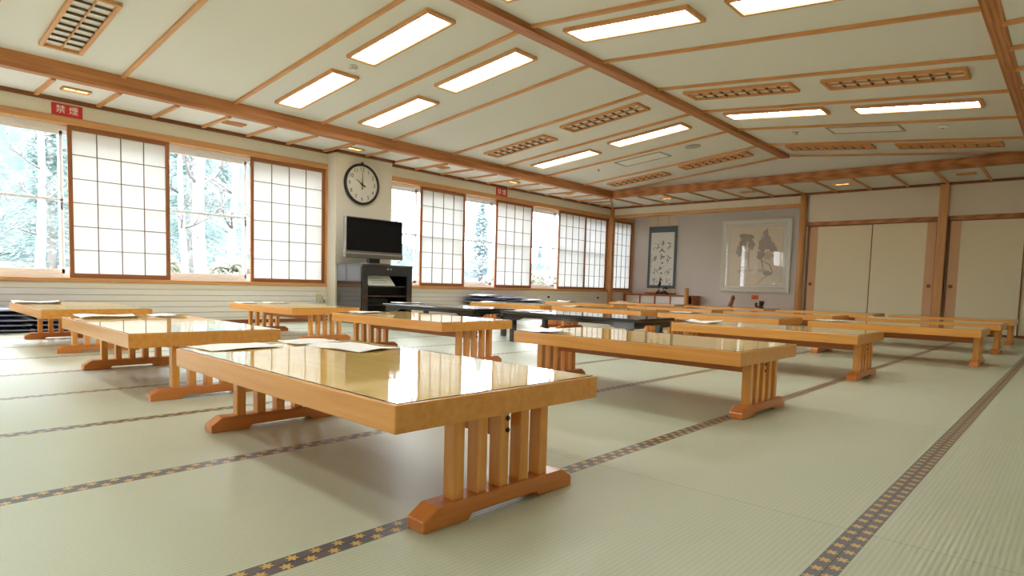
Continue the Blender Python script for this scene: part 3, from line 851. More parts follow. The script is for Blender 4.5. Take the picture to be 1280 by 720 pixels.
# ------------------------------------------------------------------ low tables
TL, TW, TH, TT = 1.535, .80, .36, .075
def make_table():
    root = thing('low_table', '', 'table')
    MB().box(-TL/2, TL/2, -TW/2, TW/2, TH - TT, TH - .0015, .004, seg=2).build('tabletop', MT['table']['x'], root)
    s = MB(); s.box(-TL/2 + .013, TL/2 - .013, -TW/2 + .013, TW/2 - .013, TH - .003, TH, .0)
    s.bm.normal_update()
    for f in s.bm.faces:
        if abs(f.normal.z) < .5: f.material_index = 1
    # a thin dark seam line where the sheet ends
    e = .0022
    for q in ((-TL/2 + .011, TL/2 - .011, -TW/2 + .011, -TW/2 + .011 + e), (-TL/2 + .011, TL/2 - .011, TW/2 - .011 - e, TW/2 - .011),
              (-TL/2 + .011, -TL/2 + .011 + e, -TW/2 + .011, TW/2 - .011), (TL/2 - .011 - e, TL/2 - .011, -TW/2 + .011, TW/2 - .011)):
        s.box(q[0], q[1], q[2], q[3], TH - .003, TH + .0004, mi=1)
    s.build('glossy_top_sheet', [MT['sheet'], MT['sheet_edge']], root)
    MB().box(-TL/2 + .06, TL/2 - .06, -.016, .016, TH - TT - .075, TH - TT, .002).build('rail', MT['rail'], root)
    for sx in (-1, 1):
        xc = sx * (TL/2 - .052)
        F = .298
        prof = [(-F, 0), (-F + .155, 0), (-F + .168, .016), (F - .168, .016), (F - .155, 0), (F, 0), (F, .032), (F - .045, .062), (-F + .045, .062), (-F, .032)]
        MB().prism(prof, 'x', xc - .037, xc + .037, .003).build('trestle_foot', MT['foot'], root)
        for k in range(5):
            yk = (k - 2) * .0855
            lg = MB().box(xc - .024, xc + .024, yk - .0185, yk + .0185, .060, TH - TT, .003).build('leg', MT['table']['z'], root)
            if k == 2:
                bt = MB()
                for zz in (TH - TT - .02, TH - TT - .055):
                    bt.lathe([(0, 0), (.0075, 0), (.0075, .004), (0, .004)], 10, mat=Matrix.Translation((xc + sx * .024, yk + .008, zz)) @ Matrix.Rotation(sx * PI/2, 4, 'Y'))
                bt.build('bolt', MT['bolt'], lg)
    return root
tp = make_table(); first = True
G_T = 'honey coloured low tables'
TABLES = {}
def table(key, xr, yf, label, rz=0.0):
    global first
    o = tp if first else copy_tree(tp)
    first = False
    o.location = (xr - TL/2, yf + TW/2, 0); o.rotation_euler = (0, 0, rz)
    o['label'] = label; o['group'] = G_T
    TABLES[key] = (xr - TL/2, yf + TW/2)
table('11', -1.203, 0.948, 'honey wood low table largest in the foreground with slatted legs', math.radians(-1.27))
table('12', -3.511, 1.012, 'honey wood low table second in the front row, left of the foreground table', math.radians(-1.43))
table('13', -6.07, 1.12, 'honey wood low table at the far left in front of stacked cushions', math.radians(-1.2))
table('21', -1.216, 3.03, 'honey wood low table right behind the foreground table, right of centre', math.radians(-0.52))
table('22', -3.58, 3.121, 'honey wood low table in the middle, in front of the black tables', math.radians(0.3))
table('23', -5.962, 3.187, 'honey wood low table in front of the television cabinet, left of it', math.radians(-0.45))
table('31', -1.195, 5.14, 'honey wood low table third in the column going back right of centre', math.radians(-0.5))
table('41', -0.66, 7.23, 'honey wood low table at right, nearest of the three along the long floor border', math.radians(0.3))
table('42', -2.49, 7.2, 'honey wood low table behind the black table, right of it', math.radians(-0.2))
table('43', -4.33, 7.3, 'honey wood low table seen just over the black table in the centre', math.radians(0))
table('44', -6.06, 7.25, 'honey wood low table in front of the dark cushion stacks by the windows', math.radians(0.4))
table('51', -0.655, 9.15, 'honey wood low table at right, middle of the three along the long floor border', math.radians(0))
table('52', -2.46, 9.14, 'honey wood low table in the fifth row, before the left sliding door', math.radians(0))
table('53', -4.23, 9.25, 'honey wood low table in the fifth row, before the round post', math.radians(0))
table('54', -6.05, 9.25, 'honey wood low table in the fifth row, before the alcove shelf', math.radians(0))
table('61', -0.66, 11.12, 'honey wood low table at right, farthest one close to the sliding doors', math.radians(-0.3))
table('62', -2.42, 11.2, 'honey wood low table in the last row under the two pale sliding doors', math.radians(0))
table('63', -4.13, 11.15, 'honey wood low table in the last row under the framed picture', math.radians(0))
table('64', -5.9, 11.2, 'honey wood low table in the last row in front of the hanging scroll', math.radians(0))

tp.scale = (1, 1.04, 1)
# black lacquered tables
def make_black():
    root = thing('black_low_table', '', 'table')
    L, Wd, Hh = 1.83, .76, .36
    prof = [(-Wd/2 + .012, Hh - .032), (Wd/2 - .012, Hh - .032), (Wd/2, Hh - .02), (Wd/2, Hh - .008), (Wd/2 - .006, Hh), (-Wd/2 + .006, Hh), (-Wd/2, Hh - .008), (-Wd/2, Hh - .02)]
    MB().prism(prof, 'x', -L/2, L/2, .003).build('tabletop', MT['lacquer'], root)
    for sy in (-1, 1):
        ya = sy * (Wd/2 - .03)
        pr = [(-L/2 + .04, Hh - .032), (L/2 - .04, Hh - .032), (L/2 - .04, Hh - .10), (L/2 - .26, Hh - .10), (L/2 - .30, Hh - .085), (L/2 - .34, Hh - .068), (-L/2 + .34, Hh - .068), (-L/2 + .30, Hh - .085), (-L/2 + .26, Hh - .10), (-L/2 + .04, Hh - .10)]
        MB().prism(pr, 'y', ya - .012, ya + .012, .002).build('apron', MT['lacquer'], root)
    for sx in (-1, 1):
        xa = sx * (L/2 - .052)
        pr = [(-Wd/2 + .04, Hh - .032), (Wd/2 - .04, Hh - .032), (Wd/2 - .04, Hh - .10), (Wd/2 - .2, Hh - .10), (Wd/2 - .24, Hh - .07), (-Wd/2 + .24, Hh - .07), (-Wd/2 + .2, Hh - .10), (-Wd/2 + .04, Hh - .10)]
        MB().prism(pr, 'x', xa - .012, xa + .012, .002).build('apron', MT['lacquer'], root)
        for sy in (-1, 1):
            xl, yl = sx * (L/2 - .13), sy * (Wd/2 - .09)
            MB().box(xl - .03, xl + .03, yl - .03, yl + .03, 0, Hh - .03, .004).build('leg', MT['lacquer'], root)
    return root
bp_ = make_black()
bp_.location = (-4.07, 5.63, 0); tag(bp_, 'black lacquered low table nearer the camera, in the centre', 'table', 'black low tables')
b2 = copy_tree(bp_); b2.location = (-6.27, 5.56, 0); b2['label'] = 'black lacquered low table in front of the television cabinet'
TABLES['b1'] = (-4.07, 5.63); TABLES['b2'] = (-6.27, 5.56)

# ------------------------------------------------------------------ papers on the tables
def paper(label, x, y, w, l, rz, curl=.02, mat='print', seed=0, name='menu_sheet'):
    rnd = random.Random(seed * 31 + 5)
    o = MB(); t = bmesh.new(); nx, ny = 9, 7
    ph, f = rnd.random() * 6, 1.2 + rnd.random()
    V = []
    for i in range(nx):
        row = []
        for j in range(ny):
            u, v = i / (nx - 1) - .5, j / (ny - 1) - .5
            z = .0008 + curl * (max(0, abs(u + .1 * v) * 2 - .35) ** 1.6) * (.55 + .45 * math.sin(ph + f * 3 * v)) + curl * .12 * (1 + math.sin(ph + 7 * u + 3 * v)) 
            row.append((u * w, v * l, z))
        V.append(row)
    for dz in (0.0, .0006):
        pass
    top = [[t.verts.new((a, b, c + .0006)) for a, b, c in r] for r in V]
    bot = [[t.verts.new((a, b, c)) for a, b, c in r] for r in V]
    for i in range(nx - 1):
        for j in range(ny - 1):
            t.faces.new((top[i][j], top[i+1][j], top[i+1][j+1], top[i][j+1])).smooth = True
            t.faces.new((bot[i][j], bot[i][j+1], bot[i+1][j+1], bot[i+1][j])).smooth = True
    for i in range(nx - 1):
        t.faces.new((top[i][0], bot[i][0], bot[i+1][0], top[i+1][0])); t.faces.new((top[i][-1], top[i+1][-1], bot[i+1][-1], bot[i][-1]))
    for j in range(ny - 1):
        t.faces.new((top[0][j], top[0][j+1], bot[0][j+1], bot[0][j])); t.faces.new((top[-1][j], bot[-1][j], bot[-1][j+1], top[-1][j+1]))
    o._merge(t)
    ob = o.build(name, MT[mat])
    ob.location = (x, y, TH + .0006); ob.rotation_euler = (0, 0, rz)
    return tag(ob, label, 'paper', 'printed sheets on the tables')
paper('large white sheet flat on the left end of the foreground table', -2.66, 1.16, .22, .31, .06, .012, seed=1)
paper('white sheet at the far left corner of the foreground table', -2.69, 1.53, .2, .25, -.05, .016, seed=2)
paper('curled white menu on the back edge of the foreground table', -2.38, 1.56, .36, .24, .12, .022, seed=3)
paper('wavy white sheet on the far end of the second front-row table', -4.95, 1.28, .24, .36, .02, .03, seed=4)
paper('small curled sheet on the back corner of the second front-row table', -4.96, 1.66, .2, .2, .3, .03, seed=5)
paper('wavy white sheet on the far left table', -7.38, 1.32, .24, .38, 0, .03, seed=6)
paper('flat white sheet on the table left of the television, near corner', -7.3, 3.32, .22, .24, .05, .015, seed=7)
paper('flat white sheet on the table left of the television, farther back', -7.3, 3.68, .22, .26, -.05, .015, seed=8)
paper('white sheet curling on the left end of the table right of centre', -2.6, 3.18, .26, .3, .1, .035, seed=9)
paper('white sheet lying on the middle table before the black tables', -4.96, 3.42, .22, .32, 0, .02, seed=10)
paper('white sheets on the end of the black table by the television', -7.02, 5.52, .24, .5, 0, .025, seed=11)
paper('white sheet on the left end of the nearer black table', -4.78, 5.62, .26, .46, 0, .02, seed=12)
paper('curled sheet on the left end of the third right-column table', -2.62, 5.55, .3, .42, .2, .03, seed=13)
paper('pale sheet on the table behind the nearer black table', -3.82, 7.6, .3, .34, -.1, .02, seed=14)
paper('white sheet on the left end of the right table nearest the border', -2.05, 7.55, .28, .3, 0, .018, seed=15)
paper('white sheet on the table seen over the black table', -5.65, 7.6, .24, .4, .1, .02, seed=16)
paper('white sheet on the table before the cushion stacks', -7.4, 7.6, .24, .4, 0, .02, seed=17)
paper('curled white sheet on the fifth-row table before the alcove shelf', -7.3, 9.6, .26, .4, 0, .05, seed=18)
paper('pale sheets on the last-row table by the alcove corner post', -7.2, 11.5, .3, .5, 0, .03, seed=19)

# ------------------------------------------------------------------ floor cushions
def make_cushion():
    root = thing('floor_cushion', '', 'cushion')
    n = 14; a, bq, T = .28, .29, .036
    t = bmesh.new()
    def h(u, v): return T * ((1 - abs(u) ** 3.2) * (1 - abs(v) ** 3.2)) ** .5
    def P(u, v, s):
        k = 1 - .05 * (abs(u * v)) ** 2 * -1
        return (u * a * (1 - .06 * (1 - abs(v)) * 0 + .05 * abs(v) ** 3), v * bq * (1 + .05 * abs(u) ** 3), T + s * h(u, v))
    top = [[t.verts.new(P(2*i/n - 1, 2*j/n - 1, 1)) for j in range(n + 1)] for i in range(n + 1)]
    bot = [[top[i][j] if i in (0, n) or j in (0, n) else t.verts.new(P(2*i/n - 1, 2*j/n - 1, -1)) for j in range(n + 1)] for i in range(n + 1)]
    for i in range(n):
        for j in range(n):
            t.faces.new((top[i][j], top[i+1][j], top[i+1][j+1], top[i][j+1])).smooth = True
            t.faces.new((bot[i][j], bot[i][j+1], bot[i+1][j+1], bot[i+1][j])).smooth = True
    rim = [top[i][0].co.copy() for i in range(n + 1)] + [top[n][j].co.copy() for j in range(1, n + 1)] + [top[i][n].co.copy() for i in range(n - 1, -1, -1)] + [top[0][j].co.copy() for j in range(n - 1, -1, -1)]
    m = MB(); m._merge(t); m.build('cushion_cover', MT['navy'], root)
    MB().tube(rim, .0065, 6, cap=False).build('piping', MT['piping'], root)
    return root
cu = make_cushion(); cfirst = True
ORD = ['topmost', 'second from top', 'third from top', 'fourth from top', 'fifth from top', 'sixth from top', 'seventh from top', 'lowest but one']
def stack(x, y, n, desc, pitch=.052, seed=0):
    global cfirst
    rnd = random.Random(seed)
    for k in range(n):
        o = cu if cfirst else copy_tree(cu); cfirst = False
        o.location = (x + rnd.uniform(-.012, .012), y + rnd.uniform(-.012, .012), k * pitch)
        o.rotation_euler = (0, 0, rnd.uniform(-.04, .04))
        o.scale = (1, 1, pitch / .0725)
        top = n - 1 - k
        wd = 'bottom' if k == 0 else ORD[top]
        o['label'] = 'navy floor cushion, %s, stack %s' % (wd, desc); o['group'] = 'navy floor cushions in stacks'
stack(-8.62, 1.13, 5, 'cut off at the left edge', .054, 1)
stack(-8.64, 1.76, 4, 'behind the far left table legs', .052, 2)
stack(-8.60, 8.60, 8, 'under the far windows, tallest', .058, 3)
stack(-8.60, 9.20, 8, 'under the far windows, middle one', .0535, 4)
stack(-8.60, 9.82, 7, 'under the far windows, lowest', .054, 5)

# ------------------------------------------------------------------ alcove: scroll, picture, shelf cabinet, ornaments
sx0, sx1 = -8.50, -7.68
sc = thing('hanging_scroll', 'tall calligraphy scroll with dark grey border hanging in the alcove', 'scroll', ((sx0 + sx1) / 2, YT - .02, 0))
W2 = (sx1 - sx0) / 2
MB().box(-W2, W2, -.004, 0, 2.29, 2.66, .0005).build('upper_silk', MT['scrollt'], sc)
b = MB()
for xx in (-.16, .16): b.box(xx - .008, xx + .008, -.007, -.0045, 2.29, 2.66)
b.build('hanging_strip', plain('scroll_strip', lin(186, 168, 146), .7), sc)
MB().box(-W2, W2, -.0045, 0, .68, 2.285, .0005).build('brocade_border', MT['scrollb'], sc)
MB().box(-W2 + .075, W2 - .075, -.006, -.004, .76, 2.13).build('writing_paper', MT['scroll'], sc)
MB().box(-W2 + .0, W2 - .0, -.0042, 0, .555, .68, .0005).build('lower_silk', MT['scrollt'], sc)
b = MB(); b.tube([(-W2 - .03, -.015, .548), (W2 + .03, -.015, .548)], .018, 12); b.build('roller', MT['cabred']['x'], sc)
def stroke(mb, pts, w, y):
    """a tapered brush stroke lying in the plane y"""
    P = [Vector((p[0], 0, p[1])) for p in pts]
    # smooth
    Q = []
    for i in range(len(P) - 1):
        for k in range(4): Q.append(P[i].lerp(P[i+1], k / 4))
    Q.append(P[-1]); n = len(Q)
    L, R_ = [], []
    for i, p in enumerate(Q):
        d = (Q[min(i+1, n-1)] - Q[max(i-1, 0)]); d.normalize(); s = Vector((-d.z, 0, d.x))
        ww = w * (.45 + .55 * math.sin(PI * min(1, .15 + .9 * i / (n - 1))))
        L.append(p + s * ww); R_.append(p - s * ww)
    for i in range(n - 1):
        mb.quad([(v.x, y, v.z) for v in (L[i], L[i+1], R_[i+1], R_[i])])
def glyph(mb, cx, cz, s, rnd, y, w):
    k = rnd.randint(7, 10)
    for i in range(k):
        a = (cx + rnd.uniform(-.5, .3) * s, cz + rnd.uniform(-.3, .5) * s)
        if rnd.random() < .45: d = (rnd.uniform(.35, .7) * s, rnd.uniform(-.05, .12) * s)
        elif rnd.random() < .6: d = (rnd.uniform(-.3, -.05) * s, rnd.uniform(-.65, -.35) * s)
        else: d = (rnd.uniform(.2, .45) * s, rnd.uniform(-.5, -.3) * s)
        m_ = (a[0] + d[0] * .5 + rnd.uniform(-.08, .08) * s, a[1] + d[1] * .5 + rnd.uniform(-.08, .08) * s)
        stroke(mb, [a, m_, (a[0] + d[0], a[1] + d[1])], w * rnd.uniform(.6, 1.1), y)
rnd = random.Random(23)
bold, pale = MB(), MB()
for i, z in enumerate((1.86, 1.66, 1.49, 1.34, 1.21, 1.07, .93)):
    if i == 1:
        stroke(bold, [(.0, z + .07), (-.03, z), (-.09, z - .06)], .011, -.0066)
        stroke(bold, [(-.01, z + .03), (.03, z - .01), (.09, z - .05)], .012, -.0066)
    else: glyph(bold, .0, z, .12 if i not in (3, 5) else .06, rnd, -.0066, .0075)
for i, z in enumerate((1.78, 1.45, 1.13, .86)):
    glyph(bold, .2, z, .16, rnd, -.0066, .006)
    glyph(pale, -.18, z, .17, rnd, -.0066, .007)
for i in range(12): glyph(pale, -.31, 1.55 - i * .05, .035, rnd, -.0066, .003)
bold.build('ink_lettering', MT['ink'], sc); pale.build('pale_ink_lettering', MT['pink'], sc)

pc = thing('framed_picture', 'large silver framed ink picture of trees on the alcove wall', 'picture', (-5.67, YT - .002, 1.495))
PWd, PH = .81, .85
f = MB()
def ring(mb, a, b2, ya, yb, o):  # mitred frame ring from outer half-size a to inner b2
    pts_o = [(-a[0], -a[1]), (a[0], -a[1]), (a[0], a[1]), (-a[0], a[1])]; pts_i = [(-b2[0], -b2[1]), (b2[0], -b2[1]), (b2[0], b2[1]), (-b2[0], b2[1])]
    for i in range(4):
        j = (i + 1) % 4
        mb.quad([(pts_o[i][0], ya, pts_o[i][1]), (pts_o[j][0], ya, pts_o[j][1]), (pts_i[j][0], yb, pts_i[j][1]), (pts_i[i][0], yb, pts_i[i][1])])
ring(f, (PWd, PH), (PWd, PH), 0, -.05, 0); ring(f, (PWd, PH), (PWd - .02, PH - .02), -.05, -.056, 0)
ring(f, (PWd - .02, PH - .02), (PWd - .08, PH - .08), -.056, -.034, 0); ring(f, (PWd - .08, PH - .08), (PWd - .1, PH - .1), -.034, -.038, 0)
ring(f, (PWd - .1, PH - .1), (PWd - .125, PH - .125), -.038, -.022, 0)
f.build('frame', MT['pframe'], pc)
MB().box(-PWd + .1, PWd - .1, -.019, -.004, -PH + .1, PH - .1).build('mount', plain('mount_card', lin(236, 233, 224), .8), pc)
MB().box(-PWd + .19, PWd - .19, -.0215, -.019, -PH + .17, PH - .17).build('picture_paper', MT['pmat'], pc)
g = MB(); ring(g, (PWd - .185, PH - .165), (PWd - .195, PH - .175), -.022, -.022, 0); g.build('picture_fillet', MT['wash2'], pc)
def blot(mb, cx, cz, rx, rz, rnd, y):
    n = 18; vs = []
    for i in range(n):
        a = 2 * PI * i / n; r = rnd.uniform(.65, 1.15)
        vs.append((cx + rx * r * math.cos(a), y, cz + rz * r * math.sin(a)))
    mb.bm.faces.new([mb.bm.verts.new(v) for v in vs[::-1]])
rnd = random.Random(4)
A_, B_ = MB(), MB()
yy = -.0222
for i, (cx, cz, rx, rz) in enumerate(((-.22, .46, .2, .07), (-.3, .3, .1, .12), (-.38, .12, .09, .16), (-.1, .26, .09, .13), (-.18, .4, .12, .06), (.22, .50, .07, .14), (.16, .25, .1, .2), (.32, .26, .12, .12), (.42, .14, .1, .07), (.12, .02, .1, .1), (.27, .38, .08, .08), (.3, -.4, .12, .06))):
    blot(A_, cx, cz, rx, rz, rnd, yy - i * .00002)
for i, (cx, cz, rx, rz) in enumerate(((-.3, -.36, .14, .05), (.05, -.34, .3, .04), (.3, .0, .14, .1), (-.25, 0, .1, .12))):
    blot(B_, cx, cz, rx, rz, rnd, yy + .0003 - i * .00002)
stroke(A_, [(-.12, .3), (-.16, .05), (-.14, -.3)], .016, yy - .0004); stroke(A_, [(.2, .2), (.14, -.05), (.2, -.3)], .02, yy - .0004)
stroke(A_, [(.14, -.1), (.34, -.2), (.42, -.38), (.2, -.52), (.08, -.66)], .012, yy - .0004); stroke(A_, [(-.4, .1), (-.3, .34), (-.16, .5)], .014, yy - .0004)
for i in range(6): stroke(B_, [(-.34 + i * .05, -.40), (-.44 + i * .05, -.66)], .004, yy + .0001)
A_.build('brush_painting', MT['wash'], pc); B_.build('pale_wash', MT['wash2'], pc)
MB().box(-PWd + .11, PWd - .11, -.0262, -.0242, -PH + .11, PH - .11).build('glass_pane', MT['picglass'], pc)

# shelf cabinet with four white sliding panels
sh = thing('alcove_shelf_cabinet', 'low reddish wooden shelf cabinet with four white panels in the alcove', 'cabinet', (XW + .02, 14.16, .10))
LL = 1.98
b = MB(); b.box(0, LL, 0, .42, .385, .42, .004); b.box(.0, LL - .02, .01, .41, 0, .02, .003); b.build('shelf_board', MT['cabred']['x'], sh)
b = MB(); b.box(LL - .05, LL - .02, .01, .41, .02, .385, .003); b.box(0, .03, .01, .41, .02, .385, .003); b.build('end_panel', MT['cabred']['z'], sh)
for i in range(5):
    x = .06 + i * .435
    MB().box(x - .02, x + .02, .015, .055, .02, .385, .003).build('upright', MT['cabred']['z'], sh)
for i in range(4):
    x = .06 + i * .435
    MB().box(x + .02, x + .415, .03, .042, .02, .385).build('white_panel', MT['blank'], sh)
MB().box(0.03, LL - .05, .395, .41, .02, .385).build('back_board', MT['cabred']['x'], sh)
lp = thing('alcove_log_post', 'short round wooden post in front of the alcove cabinet', 'post', (-7.1, 14.06, .10))
MB().tube([(0, 0, 0), (.004, 0, .25), (-.002, 0, .5), (0, 0, .60)], [.058, .055, .053, .05], 18).build('post_log', MT['trim']['z'], lp)
MB().tube([(0, 0, .595), (0, 0, .606)], [.048, .04], 18).build('post_cap', MT['trim']['x'], lp)

# bronze bird ornament on a board
od = thing('bronze_bird_ornament', 'dark bronze standing bird ornament on a thin board atop the alcove cabinet', 'ornament', (-7.95, 14.34, .525))
MB().box(-.30, .20, -.08, .08, 0, .015, .004).build('display_board', MT['cabred']['x'], od)
b = MB()
b.tube([(-.13, 0, .02), (-.06, 0, .075), (.02, .0, .05), (.12, 0, .07), (.2, 0, .022)], [.03, .045, .03, .04, .02], 10)
b.build('rock_base', MT['bronze'], od)
b = MB()
b.tube([(-.06, 0, .07), (-.055, 0, .16), (-.05, 0, .22)], [.007, .006, .008], 8)
b.tube([(-.09, 0, .20), (-.05, 0, .235), (-.03, 0, .30), (-.045, 0, .345), (-.04, 0, .375)], [.01, .04, .03, .014, .012], 12)
b.tube([(-.04, 0, .375), (-.02, 0, .38), (.03, 0, .37)], [.016, .013, .003], 8)
b.build('bird', MT['bronze'], od)
b = MB()
b.tube([(.03, 0, .05), (.05, 0, .12), (.10, 0, .17), (.15, 0, .16), (.18, 0, .13)], [.006, .008, .02, .025, .006], 8)
b.build('second_bird', MT['bronze'], od)

# wooden figures on the alcove floor
fg = thing('carved_figure', 'slender leaning carved wooden figure under the left of the picture', 'figurine', (-6.1, 14.2, .10))
b = MB(); b.tube([(-.12, 0, .02), (-.03, 0, .035), (.08, 0, .02)], [.04, .06, .04], 10); b.build('figure_base', MT['carved'], fg)
b = MB(); b.tube([(-.02, 0, .04), (.02, .01, .14), (.05, 0, .22), (.09, -.01, .32), (.11, 0, .41), (.105, 0, .455)], [.06, .05, .052, .045, .05, .03], 12)
b.tube([(-.06, 0, .05), (-.01, 0, .17), (.03, 0, .20)], [.02, .022, .012], 8); b.build('figure_body', MT['carved'], fg)
b = MB(); b.tube([(.10, -.03, .34), (.145, -.02, .40), (.12, 0, .46)], [.02, .03, .02], 8); b.build('figure_crest', MT['carvedd'], fg)
fg = thing('carved_animal_figure', 'small dark brown carved animal figure below the orange card', 'figurine', (-5.35, 14.2, .10))
b = MB(); b.lathe([(0, 0), (.10, 0), (.105, .025), (0, .03)], 20); b.build('figure_base', MT['carved'], fg)
b = MB(); b.tube([(0, 0, .025), (.0, 0, .10), (.01, 0, .19), (.02, 0, .26)], [.07, .085, .07, .04], 14)
b.tube([(-.03, -.03, .20), (-.065, -.07, .24), (-.06, -.08, .31)], [.03, .027, .03], 10); b.tube([(.05, -.03, .20), (.08, -.07, .16)], [.028, .024], 10)
for q in (-.05, .05): b.tube([(q, -.03, .06), (q * 1.4, -.10, .05), (q * 1.5, -.12, .07)], [.04, .035, .028], 10)
b.build('animal_body', MT['carvedd'], fg)
b = MB(); b.tube([(.025, .02, .25), (.035, -.01, .30), (.04, -.03, .345)], [.035, .06, .03], 12); b.tube([(.035, -.03, .295), (.04, -.09, .285)], [.032, .016], 10)
for q in (-.01, .08): b.tube([(q, 0, .335), (q, 0, .36)], [.018, .012], 8)
b.build('animal_head', MT['black'], fg)
oc = thing('orange_card', 'small bright orange card on the wall below the framed picture', 'card', (-5.63, YT - .001, .53))
MB().box(-.085, .085, -.004, 0, -.05, .05, .001).build('card_face', MT['orange'], oc)
b = MB(); b.box(-.03, .02, -.0045, -.004, .0, .018); b.box(-.045, .05, -.0045, -.004, -.026, -.012); b.build('card_print', plain('orange_print', lin(190, 74, 40), .7), oc)

# ------------------------------------------------------------------ outdoors: rising wooded hillside
def hz(x, y=0.0):
    far = max(0, -x - 31) * .62 * max(.0, min(1, (34 - y) / 14))        # the wooded slope behind the first trees
    return -.35 + max(0, (-x - 10.5)) * .085 + far
g = MB(); n = 24
gx = [-9.3, -10.5, -13, -16, -20, -26, -31, -34, -38, -46, -60]
gy = [-40 + i * 5 for i in range(30)]
rnd = random.Random(3)
pt = {(i, j): (x, y, hz(x, y) + (rnd.uniform(-.15, .15) if i > 1 else 0)) for i, x in enumerate(gx) for j, y in enumerate(gy)}
vv = {k: g.bm.verts.new(v) for k, v in pt.items()}
for i in range(len(gx) - 1):
    for j in range(len(gy) - 1):
        g.bm.faces.new((vv[i, j], vv[i, j+1], vv[i+1, j+1], vv[i+1, j]))
for f in g.bm.faces: f.material_index = 1 if f.calc_center_median().x < -24 else 0
struct('hillside_ground', g, [MT['ground'], MT['forest']])

def bare_tree_mesh(seed, H_, r0, lean=(0, 0), fork=True):
    rnd = random.Random(seed); tr, br = MB(), MB()
    pts = []; p = Vector((0, 0, -.2)); d = Vector((lean[0], lean[1], 1)).normalized()
    n = 9
    for i in range(n + 1):
        pts.append(p.copy()); p = p + d * (H_ / n); d = (d + Vector((rnd.uniform(-.06, .06), rnd.uniform(-.06, .06), 0))).normalized()
    tr.tube(pts, [r0 * (1 - .8 * i / n) for i in range(n + 1)], 8)
    def branch(p, d, L, r, lv):
        q = [p.copy()]; e = d.copy(); s = p.copy()
        for i in range(4):
            s = s + e * (L / 4); q.append(s.copy()); e = (e + Vector((rnd.uniform(-.25, .25), rnd.uniform(-.25, .25), rnd.uniform(-.05, .22)))).normalized()
        br.tube(q, [r * (1 - .75 * i / 4) for i in range(5)], 4)
        if lv > 0:
            for k in range(4):
                t = q[rnd.randint(1, 4)]
                dd = (e + Vector((rnd.uniform(-.9, .9), rnd.uniform(-.9, .9), rnd.uniform(-.3, .6)))).normalized()
                branch(t, dd, L * rnd.uniform(.4, .65), r * .5, lv - 1)
    for k in range(13):
        i = rnd.randint(2, n); a = rnd.uniform(0, 2 * PI)
        branch(pts[i], Vector((math.cos(a), math.sin(a), rnd.uniform(.2, 1.0))).normalized(), rnd.uniform(.55, 1.25) * H_ / 8, r0 * .3, 2)
    return tr, br
def conifer_parts(seed, H_, R_):
    rnd = random.Random(seed); f = MB()
    for i in range(5200):
        t = rnd.random() ** .8
        z = H_ * (.04 + .96 * t); rr = R_ * (1 - t) ** .9 * (.8 + .2 * math.sin(z * 5.5 + seed)) + .06
        a = rnd.uniform(0, 2 * PI); r = rr * rnd.uniform(.35, 1.05)
        c0 = Vector((r * math.cos(a), r * math.sin(a), z - .12 * r))
        s = rnd.uniform(.06, .13)
        u = Vector((math.cos(a), math.sin(a), rnd.uniform(-.7, .1))).normalized() * s
        v = Vector((-math.sin(a), math.cos(a), rnd.uniform(-.5, .5))) * s * .55
        f.quad([c0 - u - v * .4, c0 + v, c0 + u * 1.3, c0 - v])
    return f, MB().tube([(0, 0, -.3), (0, 0, H_ * .5), (0, 0, H_ * .95)], [.16, .09, .02], 7)
def shrub_parts(seed, H_, R_):
    rnd = random.Random(seed); f, st = MB(), MB()
    for i in range(1500):
        a, b2 = rnd.uniform(0, 2 * PI), rnd.uniform(-.2, 1); rr = rnd.uniform(.5, 1)
        c0 = Vector((R_ * rr * math.cos(a) * math.cos(b2), R_ * rr * math.sin(a) * math.cos(b2), H_ * (.45 + .5 * math.sin(b2) * rr)))
        s = rnd.uniform(.06, .15); u = Vector((rnd.uniform(-1, 1), rnd.uniform(-1, 1), rnd.uniform(-1, 1))).normalized() * s
        v = u.cross(Vector((rnd.uniform(-1, 1), rnd.uniform(-1, 1), 1))).normalized() * s * .6
        f.quad([c0 - u, c0 + v, c0 + u, c0 - v])
    for k in range(6):
        a = rnd.uniform(0, 2 * PI); st.tube([(0, 0, -.2), (.3 * R_ * math.cos(a), .3 * R_ * math.sin(a), H_ * .35), (.7 * R_ * math.cos(a), .7 * R_ * math.sin(a), H_ * .75)], [.03, .02, .008], 5)
    return f, st

def place(proto, first_use, loc, rz, sc_, label, group):
    o = proto if first_use else copy_tree(proto)
    o.location = loc; o.rotation_euler = (0, 0, rz); o.scale = (sc_,) * 3
    tag(o, label, 'tree', group); return o
# bare birches
B1 = thing('birch_tree', '', 'tree'); t, b = bare_tree_mesh(5, 8.5, .15, (0, -.09)); t.build('trunk', MT['birch'], B1); b.build('branches', MT['twig'], B1)
B2 = thing('birch_tree', '', 'tree'); t, b = bare_tree_mesh(9, 8, .11, (0, .07)); t.build('trunk', MT['birch'], B2); b.build('branches', MT['twig'], B2)
B3 = thing('bare_tree', '', 'tree'); t, b = bare_tree_mesh(21, 6.5, .06, (0, .02)); t.build('trunk', MT['twig'], B3); b.build('branches', MT['twig'], B3)
GL = 'trees outside the left windows'; GF = 'trees outside the far windows'
place(B1, True, (-14.3, 5.55, hz(-14.3)), 0, 1, 'thick pale birch trunk in the bare window between the two left screens', GL)
place(B2, True, (-17.2, 7.28, hz(-17.2)), .0, 1.1, 'slender pale birch right of the thick trunk in that same bare window', GL)
place(B2, False, (-12.0, 4.38, hz(-12)), 3.3, .7, 'thin leaning birch left of the thick trunk in that same bare window', GL)
place(B1, False, (-16.5, 2.95, hz(-16.5)), 2.2, .75, 'pale birch trunk low in the leftmost window', GL)
place(B3, True, (-12.6, 1.5, hz(-12.6)), 1.0, .9, 'fine branched bare tree before the birch in the leftmost window', GL)
